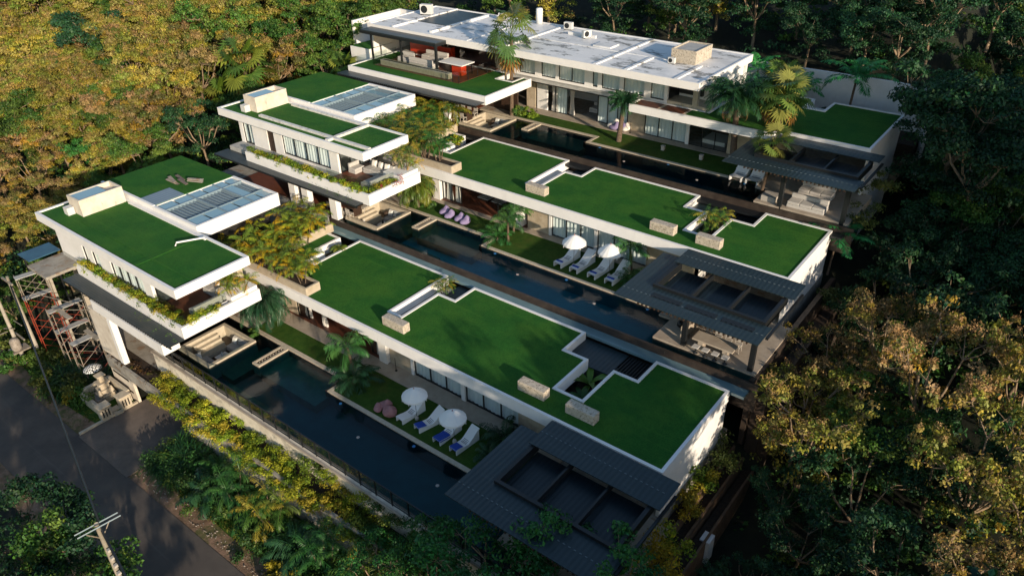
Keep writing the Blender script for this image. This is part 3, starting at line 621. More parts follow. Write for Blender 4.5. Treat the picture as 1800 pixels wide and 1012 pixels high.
# ---- nearest villa
v1=empty('villa',(-30,25,0),'nearest of three white turf roofed villas, beside the road','villa','white terraced villas')
L1=[(-46,-40.35,'stone'),(-40.35,-39.2,'glass',1),(-32.7,-31.7,'glass',1),(-31.65,-30.95,'col'),(-30.9,-28.95,'stone'),(-28.95,-28.72,'post'),(-28.72,-24.72,'win',3),(-24.72,-24.42,'post'),(-24.42,-20.4,'win',3),(-20.4,-17.0,'stone')]
main_wing(v1,1,0,0,26.15,L1,'nearest')
gathered(v1,-39.9,26.5,.07,2.5,.8); gathered(v1,-37.9,26.4,.07,2.5,.55); gathered(v1,-32.3,26.3,.07,2.5,.5)
upper_house(v1,1,0,17.8,23.12,17.6,23.35,18.35,-39.95,-58.25,[(-57.2,-53.3,'wall'),(-53.3,-52.6,'high',1,3.6,5.6),(-52.6,-51.9,'wall'),(-51.9,-50.9,'high',1,3.5,5.5),(-50.9,-49.35,'wall'),(-49.35,-45.2,'high',4,3.75,5.15),(-45.2,-44.2,'wall')])
wing(v1,1,0,-58.8,-51.35,-45.82,23.14,30.0,6.75,23.35)
MB().box(-53.35,23.36,6.751,-51.36,25.7,6.78).build('grey_roof_sheet',paleblue,v1)
street_canopy(v1,1,0,-53.5,-39.85,16.5,17.55)
# street level of the nearest villa
MB().box(-49.6,16.42,2.05,-40.7,17.55,2.84).build('street_beam',white,v1)
MB().box(-50.4,16.4,-1.65,-47.9,16.8,2.04).build('street_wall_panel',towerm,v1); MB().box(-47.75,16.35,-1.65,-47.35,16.75,2.04).build('street_post',white,v1)
MB().box(-49.3,19.3,-1.66,-45.05,19.45,2.9).build('amber_wall',mat('amber_render',(.42,.20,.05),.7,col2=(.32,.14,.04),nscale=1),v1); MB().box(-52,17.5,-1.85,-45.05,19.29,-1.66).build('porch_floor',concrete,v1)
MB().box(-45.05,17.78,-1.65,-44.86,23,-.02).build('side_wall',retain,v1)
MB().box(-57,19.5,-4.4,-49.4,19.7,2.9).build('back_wall',shadeblack,v1)
# ---- middle villa
v2=empty('villa',(-30,40,3.65),'middle one of three white villas, lilac beanbags on its lawn','villa','white terraced villas')
z=3.65
L2=[(-46,-41.1,'stone'),(-41.1,-40.5,'door'),(-40.45,-39.7,'col'),(-39.65,-37.7,'glass',2),(-33.9,-32.1,'glass',2),(-32.05,-31.35,'col'),(-30.95,-28.95,'stone'),(-28.95,-28.72,'post'),(-28.72,-25.0,'win',3),(-25.0,-24.75,'post'),(-24.75,-20.8,'win',3),(-20.8,-17.0,'stone')]
main_wing(v2,2,14.83,z,41.2,L2,'middle')
gathered(v2,-39.5,41.5,z+.07,z+2.5,.8); gathered(v2,-38.5,41.5,z+.07,z+2.5,.6); gathered(v2,-33.0,41.55,z+.07,z+2.5,.7)
upper_house(v2,2,z,33.6,38.2,32.65,37.95,34.65,-38.75,-57.75,[(-56.7,-56.2,'wall'),(-56.2,-54.9,'win',2),(-54.9,-52.9,'wall'),(-52.9,-52.0,'door'),(-52.0,-50.9,'wall'),(-50.9,-45.15,'high',4,z+3.55,z+5.6),(-45.15,-44.2,'wall')])
wing(v2,2,z,-58.2,-51.6,-46.0,38.3,45.25,z+6.65,38.5)
street_canopy(v2,2,z,-57.0,-39.45,31.95,33.3)
for x in (-49.5,-47.9,-44.5): MB().box(x,33.5,z,x+.75,34.0,z+2.7).build('column',white,v2)
MB().box(-57,33.9,z+.001,-44.9,37.8,z+.04).build('wood_floor',woodfloor,v2); MB().box(-57,37.9,z,-44.3,38.05,z+2.7).build('dark_back_wall',darkwood,v2)
MB().box(-44.95,34.6,z-.03,-44.7,37.9,z+.06).build('threshold',coping,v2)
MB().box(-45,33.8,z-.9,-39.9,34.1,z-.05).build('step_wall',sandstone,v2) if False else None
# ---- farthest villa
v3=empty('villa',(-35,56,7.35),'farthest of three white villas, under a broad stained white flat roof','villa','white terraced villas')
z=7.35; Z3=z+6.4
P=[(-57.4,50.85),(-22.68,50.85),(-22.68,60.6),(-57.4,60.6)]
o=MB().prism(P,Z3-.55,Z3-.08).build('upper_roof',fascia,v3); MB().ring(P,inset(P,.16),Z3-.079,Z3+.02).build('parapet',fascia,o); MB().prism(inset(P,.16),Z3-.079,Z3-.05).build('roof_surface',whiteroof,o)
cb_=MB(); zr=Z3-.05
for x in (-41.0,-31.7,-28.9,-24.65): cb_.box(x-.14,51.05,zr-.01,x+.14,(60.4 if x not in(-28.9,-24.65) else 55.3),zr+.10)
cb_.box(-56.9,54.2,zr-.01,-54.1,54.45,zr+.1).box(-54.4,51.2,zr-.01,-54.15,54.19,zr+.16).box(-49.9,51.6,zr-.01,-49.6,60.2,zr+.18).box(-54.3,54.5,zr-.01,-54.05,60.3,zr+.18).box(-40.8,55.4,zr-.01,-24.2,55.55,zr+.04).box(-45.2,51.1,zr-.01,-45.0,60.3,zr+.05)
cb_.box(-39,58.1,zr-.01,-36.1,58.3,zr+.25).box(-34.9,55.8,zr-.01,-33.2,57.3,zr+.12); cb_.build('roof_upstand',whiteroof,o)
MB().box(-54.04,54.4,zr,-49.95,60.1,zr+.06).build('stair_glass_roof',sheet,o)
rb_=MB().ring([(-27.25,55.2),(-25.15,55.2),(-25.15,58.1),(-27.25,58.1)],[(-27.15,55.3),(-25.25,55.3),(-25.25,58.0),(-27.15,58.0)],zr-.005,zr+1.05).prism([(-27.15,55.3),(-25.25,55.3),(-25.25,58.0),(-27.15,58.0)],zr,zr+.9).build('roof_box',rubble,v3)
MB().box(-27.14,55.31,zr+.901,-25.26,57.99,zr+.95).build('box_lid',concgrey,rb_)
# wall, rooms
zf=z+3.5
segs(v3,53.9,zf-.4,Z3-.56,[(-41.9,-41.3,'wall'),(-41.3,-39.6,'high',1,zf+.1,Z3-.8),(-39.6,-38.9,'wall'),(-38.9,-37.4,'high',1,zf+.1,Z3-.8),(-37.4,-37.05,'wall'),(-37.05,-34.4,'high',2,zf+.1,Z3-.8),(-34.4,-33.6,'wall'),(-33.6,-33.1,'high',1,zf+.1,Z3-.8),(-33.1,-32.7,'wall'),(-32.7,-31.0,'high',1,zf+.1,Z3-.8),(-31.0,-30.6,'wall'),(-30.6,-28.7,'high',1,zf+.1,Z3-.8),(-28.7,-28.1,'wall'),(-28.1,-26.9,'high',1,zf+.1,Z3-.8),(-26.9,-26.6,'wall')])
MB().box(-56.8,60.1,z,-22.9,60.3,Z3-.56).box(-57.2,51.1,z,-57.0,60.1,Z3-.56).build('back_wall',white,v3)
MB().box(-26.4,55.6,zf+.2,-23.2,55.8,Z3-.56).build('wall',white,v3); MB().box(-23.35,55.81,zf-.5,-23.1,60.05,Z3-.56).build('wall',white,v3)
MB().box(-26.6,53.9,zf-.1,-23.0,55.59,zf+.2).box(-24.4,53.8,zf+.2,-24.0,54.2,Z3-.56).build('fire_bench',coping,v3)
MB().box(-26.3,55.3,zf+.5,-24.3,55.59,zf+1.2).build('fireplace',shadeblack,v3)
MB().box(-57.0,53.5,zf-.35,-22.9,60.09,zf-.101).build('floor_slab',concgrey,v3)
MB().box(-48.5,54.05,zf+.05,-41.95,54.1,Z3-.56).build('glass_wall',glass,v3); MB().box(-56.9,58.0,zf,-42,58.1,Z3-.56).build('dark_back_wall',shadeblack,v3)
MB().box(-44.2,54.0,zf-.1,-43.4,54.7,Z3-.56).build('stone_column',sandstone,v3)
aw=MB().box(-56.9,49.45,Z3-.30,-47.2,51.6-.76,Z3-.22); aw.build('dark_awning',louvre,v3)
MB().box(-56.9,49.40,Z3-.55,-47.2,49.5,Z3-.301).box(-47.3,49.51,Z3-.55,-47.2,50.84,Z3-.301).box(-51.9,49.6,zf,-51.75,49.75,Z3-.301).box(-47.55,49.6,zf,-47.35,49.8,Z3-.301).box(-55.8,49.6,zf,-55.65,49.75,Z3-.301).build('awning_frame',darkmetal,v3)
# roof terrace
T=[(-56.1,46.75),(-39.4,46.75),(-39.4,53.1),(-41.9,53.1),(-41.9,51.6),(-43.0,51.6),(-43.0,53.4),(-56.1,53.4)]
T=[(-56.1,46.75),(-39.4,46.75),(-39.4,53.1),(-40.3,53.1),(-40.3,51.5),(-41.9,51.5),(-41.9,53.4),(-56.1,53.4)]
o=lawn_roof(v3,'terrace_roof',T,zf,.72)
MB().box(-41.2,51.6,zf-.5,-40.31,53.0,zf-.45).build('palm_well_floor',curb,o)
MB().box(-54.3,48.45,zf-.05,-43.75,57.9,zf-.03).build('terrace_deck',woodfloor,v3)
MB().box(-53.8,48.8,zf-.03,-45.3,49.3,zf+.45).build('fire_bench',coping,v3); MB().box(-53.6,48.95,zf+.451,-45.6,49.15,zf+.46).build('ember_bed',soil,v3)
bal=MB()
for a,b in (((-54.4,48.4),(-43.7,48.4)),((-43.7,48.4),(-43.7,53.6)),((-54.4,48.4),(-54.4,51.5))): bal.box(min(a[0],b[0])-.006,min(a[1],b[1])-.006,zf,max(a[0],b[0])+.006,max(a[1],b[1])+.006,zf+.95)
bl=bal.build('balustrade_glass',railglass,v3); ps=MB()
for x in (-45.2,-44.45,-43.7): ps.box(x-.025,48.38,zf,x+.025,48.43,zf+.6)
for y in (49.6,50.9,52.2,53.4): ps.box(-43.73,y,zf,-43.68,y+.05,zf+.6)
ps.build('balustrade_post',darkmetal,bl)
street_canopy(v3,3,z,-56.4,-39.5,45.6,46.72)
for x in (-52,-45.3): MB().box(x,47.9,z,x+.6,48.3,z+2.75).build('column',white,v3)
MB().box(-56.5,47.3,z+.001,-44.9,53.3,z+.04).build('wood_floor',woodfloor,v3); MB().box(-56.5,53.4,z,-41.2,53.55,z+2.75).build('dark_back_wall',darkwood,v3)
# ground floor rooms
segs(v3,55.35,z,z+2.95,[(-41.6,-40.6,'stone'),(-40.4,-39.3,'wall'),(-38.4,-37.1,'win',1),(-33.9,-30.9,'win',3),(-30.8,-29.0,'stone')])
segs(v3,55.0,z,z+2.65,[(-29.0,-25.2,'win',3),(-25.2,-24.9,'post'),(-24.9,-21.6,'glass',3),(-21.6,-17.0,'stone')])
gathered(v3,-38.9,55.5,z+.07,z+2.9,.8); gathered(v3,-37.0,55.6,z+.07,z+2.9,.6)
cn=MB()
for i in range(36): cn.box(-41.0+i*.3,54.25,z+2.9,-40.85+i*.3,55.3,z+2.96)
cn.box(-41.1,54.2,z+2.8,-30.2,54.3,z+2.899); cn.build('slatted_canopy',darkmetal,v3)
MB().box(-41.0,54.3,z+2.961,-30.9,55.8,zf-.41).build('spandrel',white,v3)
P=[(-28.9,51.95),(-10.7,51.95),(-10.7,61.45),(-15.95,61.45),(-15.95,59.0),(-17.4,59.0),(-17.4,61.45),(-24.3,61.45),(-24.3,53.75),(-28.9,53.75)]
P=[(-28.9,51.95),(-17.1,51.95),(-17.1,52.85),(-10.7,52.85),(-10.7,61.45),(-15.95,61.45),(-15.95,59.0),(-17.4,59.0),(-17.4,61.45),(-22.95,61.45),(-22.95,53.75),(-28.9,53.75)]
lawn_roof(v3,'lower_roof',P,zf,.62)
MB().box(-28.6,52.2,zf-.05,-26.6,53.5,zf-.03).box(-26.3,52.2,zf-.05,-24.4,53.5,zf-.03).build('planting_bed',woodfloor,v3); MB().box(-28.7,52.15,zf-.058,-24.2,53.6,zf-.052).build('bed_kerb',coping,v3)
MB().box(-10.9,53,z-4,-10.72,61.3,zf-.63).build('end_wall',white,v3); MB().box(-17.2,55.2,z,-17,61.05,zf-.63).build('wall',white,v3); MB().box(-29,61.1,z,-11,61.3,zf-.63).build('wall',white,v3)
MB().box(-59.6,50.3,z,-56.9,53.6,z+4.1).box(-60.4,51.5,z,-60.2,58.3,Z3-.2).box(-60.2,58.0,z,-57.5,58.2,Z3-.2).build('annexe_wall',white,v3); MB().box(-59.5,50.4,z+4.101,-57.0,53.5,z+4.14).build('roof_lawn',lawnroof,v3)
# ---- garden wall behind
gw=MB(); pts=[(-25.5,64.6),(-22,64.8),(-17.2,64.9),(-12.5,65),(-10.2,64.6),(-9.2,62.5)]
for a,b in zip(pts[:-1],pts[1:]):
    n=len(gw.V); dx,dy=b[0]-a[0],b[1]-a[1]; l=math.hypot(dx,dy); nx,ny=-dy/l*.2,dx/l*.2
    gw.prism([a,b,(b[0]+nx,b[1]+ny),(a[0]+nx,a[1]+ny)],6,12.15)
tag(gw.build('garden_wall',white),'tall plain white garden wall curving behind the farthest villa','wall')
tag(B(-24.3,61.5,7.6,-9.6,64.6,8.6).build('garden_bed_ground',soil),kind='structure')
# ---- entrance canopies of the nearest villa
e=empty('entrance_canopy',(-57,17,3),'rust stained concrete slab canopy at the street entrance','canopy')
MB().box(-57.7,15.9,2.8,-54.75,18.45,3.0).build('slab',concrete,e); MB().box(-56.9,16.5,-4.4,-56.6,16.8,2.8).box(-55.3,17.9,-4.4,-55.0,18.2,2.8).build('post',rawconc,e)
e=empty('sheet_canopy',(-58.7,17.3,3.3),'blue sheet metal canopy beside the rust stained entrance slab','canopy')
MB().box(-59.6,16.1,3.2,-57.72,18.4,3.26).build('sheet',bluemetal,e); MB().box(-59.4,16.3,-4.4,-59.3,16.4,3.2).box(-59.4,18.2,-4.4,-59.3,18.3,3.2).build('post',darkmetal,e)
# ================================================================ pavilions with corrugated roofs
PAV=['nearest','middle','farthest']
def pavilion(k,z0,y0,yf0,yu0,yu1,xcol,yd):
    w=PAV[k-1]; e=empty('pavilion',(-14,y0+3,z0),'dark corrugated pavilion roof over the pool end of the %s villa'%w,'pavilion','pool end pavilions')
    zl=z0+3.0; yfb=yu0+.1
    lo=MB().box(-18.45,y0,zl-.05,-17.0,yfb-.02+1.0,zl).box(-16.999,y0,zl-.05,-9.75,yf0,zl); up=MB().box(-17.15,yu0,zl+.24,-9.72,yu1,zl+.29)
    for yy,z_ in ((y0+1.0,zl),(y0+ (yf0-y0)*.98,zl)): pass
    for i in range(30):
        lo.box(-18.42+i*.29,y0+(yf0-y0)*.5,zl+.002,-18.42+i*.29+.12,y0+(yf0-y0)*.5+.05,zl+.02,m=1)
        if i<25: up.box(-17.12+i*.29,(yu0+yu1)/2,zl+.292,-17.0+i*.29,(yu0+yu1)/2+.05,zl+.31,m=1)
    for i in range(int((yfb+1-y0)/.29)): pass
    lo.build('lower_roof_sheet',[sheet,fixm],e); up.build('upper_roof_sheet',[sheet,fixm],e)
    fr=MB(); x0,x1=-16.99,-10.15
    fr.box(x0,yf0+.001,zl-.35,x1,yf0+.2,zl+.18).box(x0,yf0+.201,zl-.35,x0+.2,yfb+.3,zl+.18).box(x1-.2,yf0+.201,zl-.35,x1,yfb+.3,zl+.18)
    fr.build('frame_beam',darkmetal,e)
    for i in (1,2): xx=x0+(x1-x0)*i/3; MB().box(xx-.06,yf0+.201,zl-.28,xx+.06,yfb+.3,zl+.06).build('cross_beam',darkmetal,e)
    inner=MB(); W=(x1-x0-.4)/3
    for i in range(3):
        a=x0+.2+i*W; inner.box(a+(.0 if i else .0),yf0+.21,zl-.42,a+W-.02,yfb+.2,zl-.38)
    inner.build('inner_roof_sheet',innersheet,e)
    if k==2:
        for i in range(3):
            a=x0+.1+i*W; MB().box(a+.3,yf0-1.0,zl+.003,a+W,yf0-.55,zl+.02).build('roof_slot',darkmetal,e)
    sl=MB()
    for i in range(26): sl.box(-16.9+i*.26,y0-.02,zl-.16,-16.82+i*.26,y0+.4,zl-.052)
    sl.build('soffit_slats',darkwood,e)
    for cx,cy in ((xcol,y0+1.6),(-10.4,y0+1.6)): MB().box(cx-.14,cy-.14,z0-.5,cx+.14,cy+.14,zl-.36 if cy>yf0 else zl-.051).build('pavilion_post',darkmetal,e)
    MB().box(-9.74,y0+1,zl-.2,-9.6,yu1-.5,zl-.06).build('edge_beam',darkmetal,e)
    # deck under it
    d=MB(); d.box(-16.35,yd,z0-.5,-14.55,yd+2.3,z0+.08).box(-14.54,yd+.02,z0-.5,-10.0,yf0+5,z0+.08).box(-17.2,yd+2.31,z0-.5,-14.55,yf0+5,z0+.08); d.build('stone_deck',stonepath,e)
    return e
pavilion(1,0,17.85,19.8,22.8,24.86,-14.5,19.0)
pavilion(2,3.65,32.85,34.8,37.8,39.74,-14.5,34.15)
pavilion(3,7.35,46.4,48.35,51.35,52.76,-14.6,47.85)
# ================================================================ sunken lounges
CUSH=[0]
def cushion(label,loc,size,rz,tilt,mt,group):
    m=MB(); a,b,c=size; n=len(m.V)
    g=8
    for s_ in (1,-1):
        base=len(m.V)
        for i in range(g+1):
            for j in range(g+1):
                u=i/g*2-1; v=j/g*2-1; h=(max(0,(1-u**4)*(1-v**4)))**.5*c/2
                k_=1-.10*(1-abs(u))*abs(v)**3-.0; m.V.append((u*a/2*(1-.08*(1-abs(v))*abs(u)**3),v*b/2*(1-.08*(1-abs(u))*abs(v)**3),s_*h))
        for i in range(g):
            for j in range(g):
                q=(base+i*(g+1)+j,base+(i+1)*(g+1)+j,base+(i+1)*(g+1)+j+1,base+i*(g+1)+j+1); m.F.append(q if s_>0 else q[::-1]); m.M.append(0)
    o=m.build('cushion',mt,smooth=True); o.location=loc; o.rotation_euler=(tilt,0,rz); return tag(o,label,'cushion',group)
def lounge(k,yo,z0):
    w=PAV[k-1]; x0,x1,y0,y1=-43.75,-40.1,yo,yo+3.7; e=empty('sunken_lounge',((x0+x1)/2,(y0+y1)/2,z0-1.0),'square sunken seating pit set in the water of the %s pool'%w,'sunken lounge','sunken lounges in the pools')
    Q=[(x0,y0),(x1,y0),(x1,y1),(x0,y1)]; I=inset(Q,.26)
    r=MB(); r.ring(Q,I,z0-1.3,z0+.10); r.build('stone_rim',coping,e,bevel=.015)
    MB().prism(I,z0-1.3,z0-1.0).build('pit_floor',darkwood,e)
    # glass front between two rim ends: lowered middle with clear panel
    MB().box(x1-.10,y0+.95,z0+.10,x1-.08,y1-.9,z0+.26).build('glass_panel',glass,e)
    for i in range(4): MB().box(x0+.261+i*.30,y0+.85,z0-1.0,x0+.56+i*.30,y1-.95,z0-.12-i*.21).build('step',sandstone if False else coping,e)
    MB().box(x0+.27,y0+.27,z0-.999,x0+1.35,y0+.84,z0-.75).box(x0+.27,y1-.94,z0-.999,x0+1.35,y1-.27,z0-.75).build('bench_base',darkwood,e)
    gname='sofas in the sunken lounges'
    s1=empty('sofa',(x1-1.2,y1-.7,z0-1),'pale grey sofa on the villa side of the sunken lounge in the %s pool'%w,'sofa',gname)
    MB().box(x0+1.6,y1-1.15,z0-.95,x1-.32,y1-.3,z0-.55).build('seat',fabric,s1,bevel=.05); MB().box(x0+1.6,y1-.42,z0-.545,x1-.32,y1-.28,z0-.10).build('backrest',fabric,s1,bevel=.03)
    s2=empty('sofa',(x1-1.2,y0+.7,z0-1),'pale grey sofa on the road side of the sunken lounge in the %s pool'%w,'sofa',gname)
    MB().box(x0+1.5,y0+.3,z0-.95,x1-.32,y0+1.1,z0-.55).build('seat',fabric,s2,bevel=.05); MB().box(x0+1.5,y0+.27,z0-.545,x1-.32,y0+.4,z0-.10).build('backrest',fabric,s2,bevel=.03)
    t=empty('coffee_table',(x1-1.1,y0+1.8,z0-1),'low square white table in the sunken lounge of the %s pool'%w,'table','low tables in the sunken lounges')
    MB().box(x1-1.55,y0+1.3,z0-.62,x1-.55,y0+2.15,z0-.56).build('tabletop',whiteplas,t,bevel=.01); MB().box(x1-1.3,y0+1.5,z0-.99,x1-.8,y0+1.95,z0-.621).build('pedestal',darkwood,t)
    v=MB().lathe([(.05,0),(.09,.08),(.07,.2),(.04,.27),(.05,.3)],(x1-1.25,y0+1.75,z0-.56),10).build('vase',fabricw if k==1 else darkmetal,smooth=True); tag(v,('white' if k==1 else 'dark')+' vase on the low table of the %s sunken lounge'%w,'vase')
    cs=[(x0+1.85,y1-.55,fabricw,.1,'steps'),(x0+2.35,y1-.5,fabricw if k==2 else fabricg,-.2,'middle'),(x1-.95,y1-.5,fabricg,.15,'water'),(x0+1.45,y0+.55,fabricw,1.3,'steps, road side'),(x1-.75,y0+.5,fabricg,.5,'water, road side')]
    for i,(cx,cy,mt,rz,wh) in enumerate(cs):
        cushion('%s cushion in the %s sunken lounge, %s'%('white' if mt is fabricw else 'grey',w,['villa side sofa by the steps','middle of villa side sofa','villa side sofa by the water','road side sofa by the steps','road side sofa by the water'][i]),(cx,cy,z0-.33),(.46,.46,.2),rz,1.1,mt,'cushions in the sunken lounges')
    if k in(2,3):
        b=MB().lathe([(.14,0),(.24,.15),(.26,.4),(.2,.62),(.12,.7)],(x0+1.45,y1-.62,z0-1),12).build('wicker_basket',wicker,smooth=True); tag(b,'large brown wicker lantern basket beside the steps of the %s sunken lounge'%w,'basket')
lounge(1,18.64,0); lounge(2,34.2,3.65); lounge(3,48.1,7.35)
# ================================================================ loungers, towels, parasols, bean bags
def lounger():
    t=empty('sun_lounger'); L_=2.05; w_=.31; n=22
    def prof(s):   # s 0 foot .. 1 head
        return s*1.75, .30-.10*math.sin(min(1,s/.55)*math.pi)*0+ (.06*math.cos(s*7.0)) + (0 if s<.5 else 1.35*(s-.5)**1.35)
    m=MB()
    for i in range(n):
        a,b=prof(i/n),prof((i+1)/n)
        for x0,x1 in ((-w_,w_),):
            m.quad((x0,a[0],a[1]),(x1,a[0],a[1]),(x1,b[0],b[1]),(x0,b[0],b[1])); m.quad((x0,b[0],b[1]-.06),(x1,b[0],b[1]-.06),(x1,a[0],a[1]-.06),(x0,a[0],a[1]-.06))
        for x in (-w_,w_):
            q=[(x,a[0],a[1]-.06),(x,a[0],a[1]),(x,b[0],b[1]),(x,b[0],b[1]-.06)]; m.quad(*(q if x<0 else q[::-1]))
    m.build('reclined_shell',whiteplas,t,smooth=False)
    for x in(-w_+.03,w_-.03):
        s=MB()
        for i in range(14):
            u,v=i/14,(i+1)/14; a,b=prof(u*.97),prof(v*.97); za=.03+ (0.05*math.cos(u*6.0)); 
            s.quad((x-.03,a[0],0),(x-.03,b[0],0),(x-.03,b[0],b[1]-.061),(x-.03,a[0],a[1]-.061)); s.quad((x+.03,b[0],0),(x+.03,a[0],0),(x+.03,a[0],a[1]-.061),(x+.03,b[0],b[1]-.061))
        s.quad((x-.03,0,0),(x-.03,0,.29),(x+.03,0,.29),(x+.03,0,0)); s.build('side_panel',whiteplas,t)
    sl=MB()
    for i in range(4): 
        a=prof(.44+i*.045); sl.box(-.2,a[0],a[1]+.002,.2,a[0]+.022,a[1]+.014)
    sl.build('slot',darkmetal,t); return t
def towel(mt_,long=.72,crum=0):
    m=MB(); n=8
    def z(s): return .30+.06*math.cos(s*7.0)+.016
    for i in range(n):
        a,b=i/n*long*.5,(i+1)/n*long*.5
        m.quad((-.27,a*1.75+.02,z(a)),(.27,a*1.75+.02,z(a)),(.27,b*1.75+.02,z(b)),(-.27,b*1.75+.02,z(b)))
        if crum: m.quad((.27,a*1.75+.02,z(a)),(.33,a*1.75,z(a)-.12),(.33,b*1.75,z(b)-.12),(.27,b*1.75+.02,z(b)))
    m.quad((-.27,.02,z(0)),(-.27,.0,z(0)-.1),(.27,.0,z(0)-.1),(.27,.02,z(0)))
    o=m.build('towel',mt_); return o
lp=lounger(); tag(lp,cat='sun lounger')
ORD=['first','second','third','fourth']
V1L=[(-26.3,22.35,-.10),(-25.0,22.45,-.25),(-23.35,22.35,-.05),(-22.1,22.35,-.1)]
for i,(x,y,a) in enumerate(V1L):
    place(lp,(x,y,.02),a,1.0,'white sun lounger %s, nearest pool'%['without a towel beside the pink bean bags','with a smooth blue towel between the parasols','with a rumpled blue towel mostly under a parasol','with a smooth blue towel beside the pavilion'][i],'sun loungers by the pools').scale=(.98,1.04,.95)
tag(lp,cat='sun lounger')
tw=towel(bluetowel,.62)
tag(tw,'deep blue towel on the second lounger by the nearest pool','towel','blue towels on loungers'); tw.location=(-25.0,22.45,.02); tw.rotation_euler=(0,0,-.25)
t2=tw.copy(); col.objects.link(t2); t2.location=(-22.1,22.35,.02); t2.rotation_euler=(0,0,-.1); t2['label']='deep blue towel on the lounger nearest the dark pavilion roof, nearest pool'
t3=towel(bluetowel,.95,1); tag(t3,'rumpled blue towel spread over the lounger under the second parasol, nearest pool','towel','blue towels on loungers'); t3.location=(-23.35,22.35,.025); t3.rotation_euler=(0,0,-.05)
V2L=[(-25.7,37.6),(-24.4,37.62),(-23.0,37.68),(-21.65,37.72)]
for i,(x,y) in enumerate(V2L):
    r=place(lp,(x,y,3.67),-.08+.04*(i%2),1.08,'white sun lounger with small blue towel, middle pool, %s'%['nearest the garden plants','second from the garden plants','second from the pavilion','nearest the pavilion'][i],'sun loungers by the pools'); r.scale=(1.08,1.28,1)
ts=towel(bluetowel,.2); ts.location=(V2L[0][0],V2L[0][1]+.22,3.68); tag(ts,'small folded blue towel on the foot of the lounger nearest the garden plants, middle pool','towel','small folded towels')
for i in range(1,4):
    c=ts.copy(); col.objects.link(c); c.location=(V2L[i][0],V2L[i][1]+.22,3.68); c['label']='small folded blue towel on the %s, middle pool'%['','lounger second from the garden plants','lounger second from the pavilion','lounger nearest the pavilion'][i]
for i,(x,y) in enumerate(((-18.8,50.3),(-17.6,50.35))):
    r=place(lp,(x,y,7.38),.02,1,'white sun lounger half under the pavilion of the farthest villa, %s'%['farther from the deck sofa','closer to the deck sofa'][i],'sun loungers by the pools'); r.scale=(1.5,1.05,1)
def parasol():
    t=empty('parasol'); m=MB(); n=16; prof=[(0.02,.52),(.25,.47),(.6,.33),(.95,.13),(1.22,-.02),(1.24,-.14)]
    base=len(m.V)
    for r_,z in prof:
        for j in range(n*2):
            a=2*math.pi*j/(n*2); k=1 if j%2==0 else .985; dz=0 if j%2==0 else -.006; m.V.append((r_*k*math.cos(a),r_*k*math.sin(a),2.1+z+dz))
    for i in range(len(prof)-1):
        for j in range(2*n): a=base+i*2*n+j; b=base+i*2*n+(j+1)%(2*n); m.F.append((a,b,b+2*n,a+2*n)); m.M.append(0)
    m.build('canopy',fabricwhite,t)
    p=MB().tube([(0,0,0),(0,0,2.7)],.022,6); p.build('pole',darkwood,t); MB().lathe([(.05,0),(.06,.05),(.02,.12)],(0,0,2.6),8).build('finial',pinkf,t)
    b=MB().lathe([(.05,0),(.19,.06),(.2,.2),(.13,.33),(.06,.36)],(0,0,0),10); b.build('stone_base',lampm,t,smooth=True)
    r=MB()
    for j in range(8): a=2*math.pi*j/8; r.tube([(0,0,2.2),(1.2*math.cos(a),1.2*math.sin(a),2.07)],.008,3)
    r.build('ribs',darkwood,t)
    tm=MB()
    for j in range(8): a=2*math.pi*j/8; tm.tube([(1.23*math.cos(a),1.23*math.sin(a),1.97),(1.23*math.cos(a),1.23*math.sin(a),1.84)],.03,4)
    tm.build('tassels',fabricwhite,t)
    return t
fabricwhite=mat('white_parasol_cloth',(.76,.76,.74),.9)
pp=parasol(); tag(pp,cat='parasol')
PS=[(-25.65,23.15,0,.98,'white parasol closer to the pink bean bags, by the nearest pool'),(-22.55,23.0,0,1.0,'white parasol closer to the dark pavilion, by the nearest pool'),(-24.75,38.2,3.65,1.06,'white parasol between the first two loungers of the middle pool'),(-22.05,38.45,3.65,1.08,'white parasol closer to the pavilion by the middle pool')]
for x,y,z_,s_,lb in PS: place(pp,(x,y,z_+.02),.3,s_*.63,lb,'white fringed parasols',sz=s_*.92)
def beanbag(name,mt_,lab,loc,rz,s_,grp):
    m=MB(); n=14; k=9; 
    for i in range(k+1):
        t=i/k; 
        for j in range(n):
            a=2*math.pi*j/n; r_=.42*math.sin(math.pi*min(1,.12+t*.84))**.55; zz=t*.42
            x=r_*math.cos(a)*1.25; y=r_*math.sin(a); back=max(0,math.cos(a))*(.33*t**1.2); m.V.append((x+.04*math.sin(3*a),y,zz+back+.02*math.sin(5*a+t*6)))
    for i in range(k):
        for j in range(n): a=i*n+j; b=i*n+(j+1)%n; m.F.append((a,b,b+n,a+n)); m.M.append(0)
    m.F.append(tuple(k*n+j for j in range(n))); m.M.append(0)
    o=m.build(name,mt_,smooth=True); o.location=loc; o.rotation_euler=(0,0,rz); o.scale=(s_,s_,s_); return tag(o,lab,'bean bag',grp)
for i,(x,y,a,s_) in enumerate(((-28.0,22.85,.3,.85),(-28.15,22.4,2.2,.65),(-27.3,22.55,-.5,1.05))):
    beanbag('bean_bag',pinkf,'pink bean bag beside the nearest pool, %s'%['heaped behind the others','small one at the pool edge of the heap','large flat one next to the first lounger'][i],(x,y,.02),a,s_,'pink bean bags')
for i,(x,y) in enumerate(((-37.8,39.35),(-37.0,39.05),(-36.0,39.1),(-35.3,38.95))):
    beanbag('bean_bag',purplef,'lilac bean bag on the lawn of the middle villa, %s'%['nearest the weeping plant','second from the weeping plant','third from the weeping plant','farthest from the weeping plant'][i],(x,y,3.67),1.2,.9,'lilac bean bags')
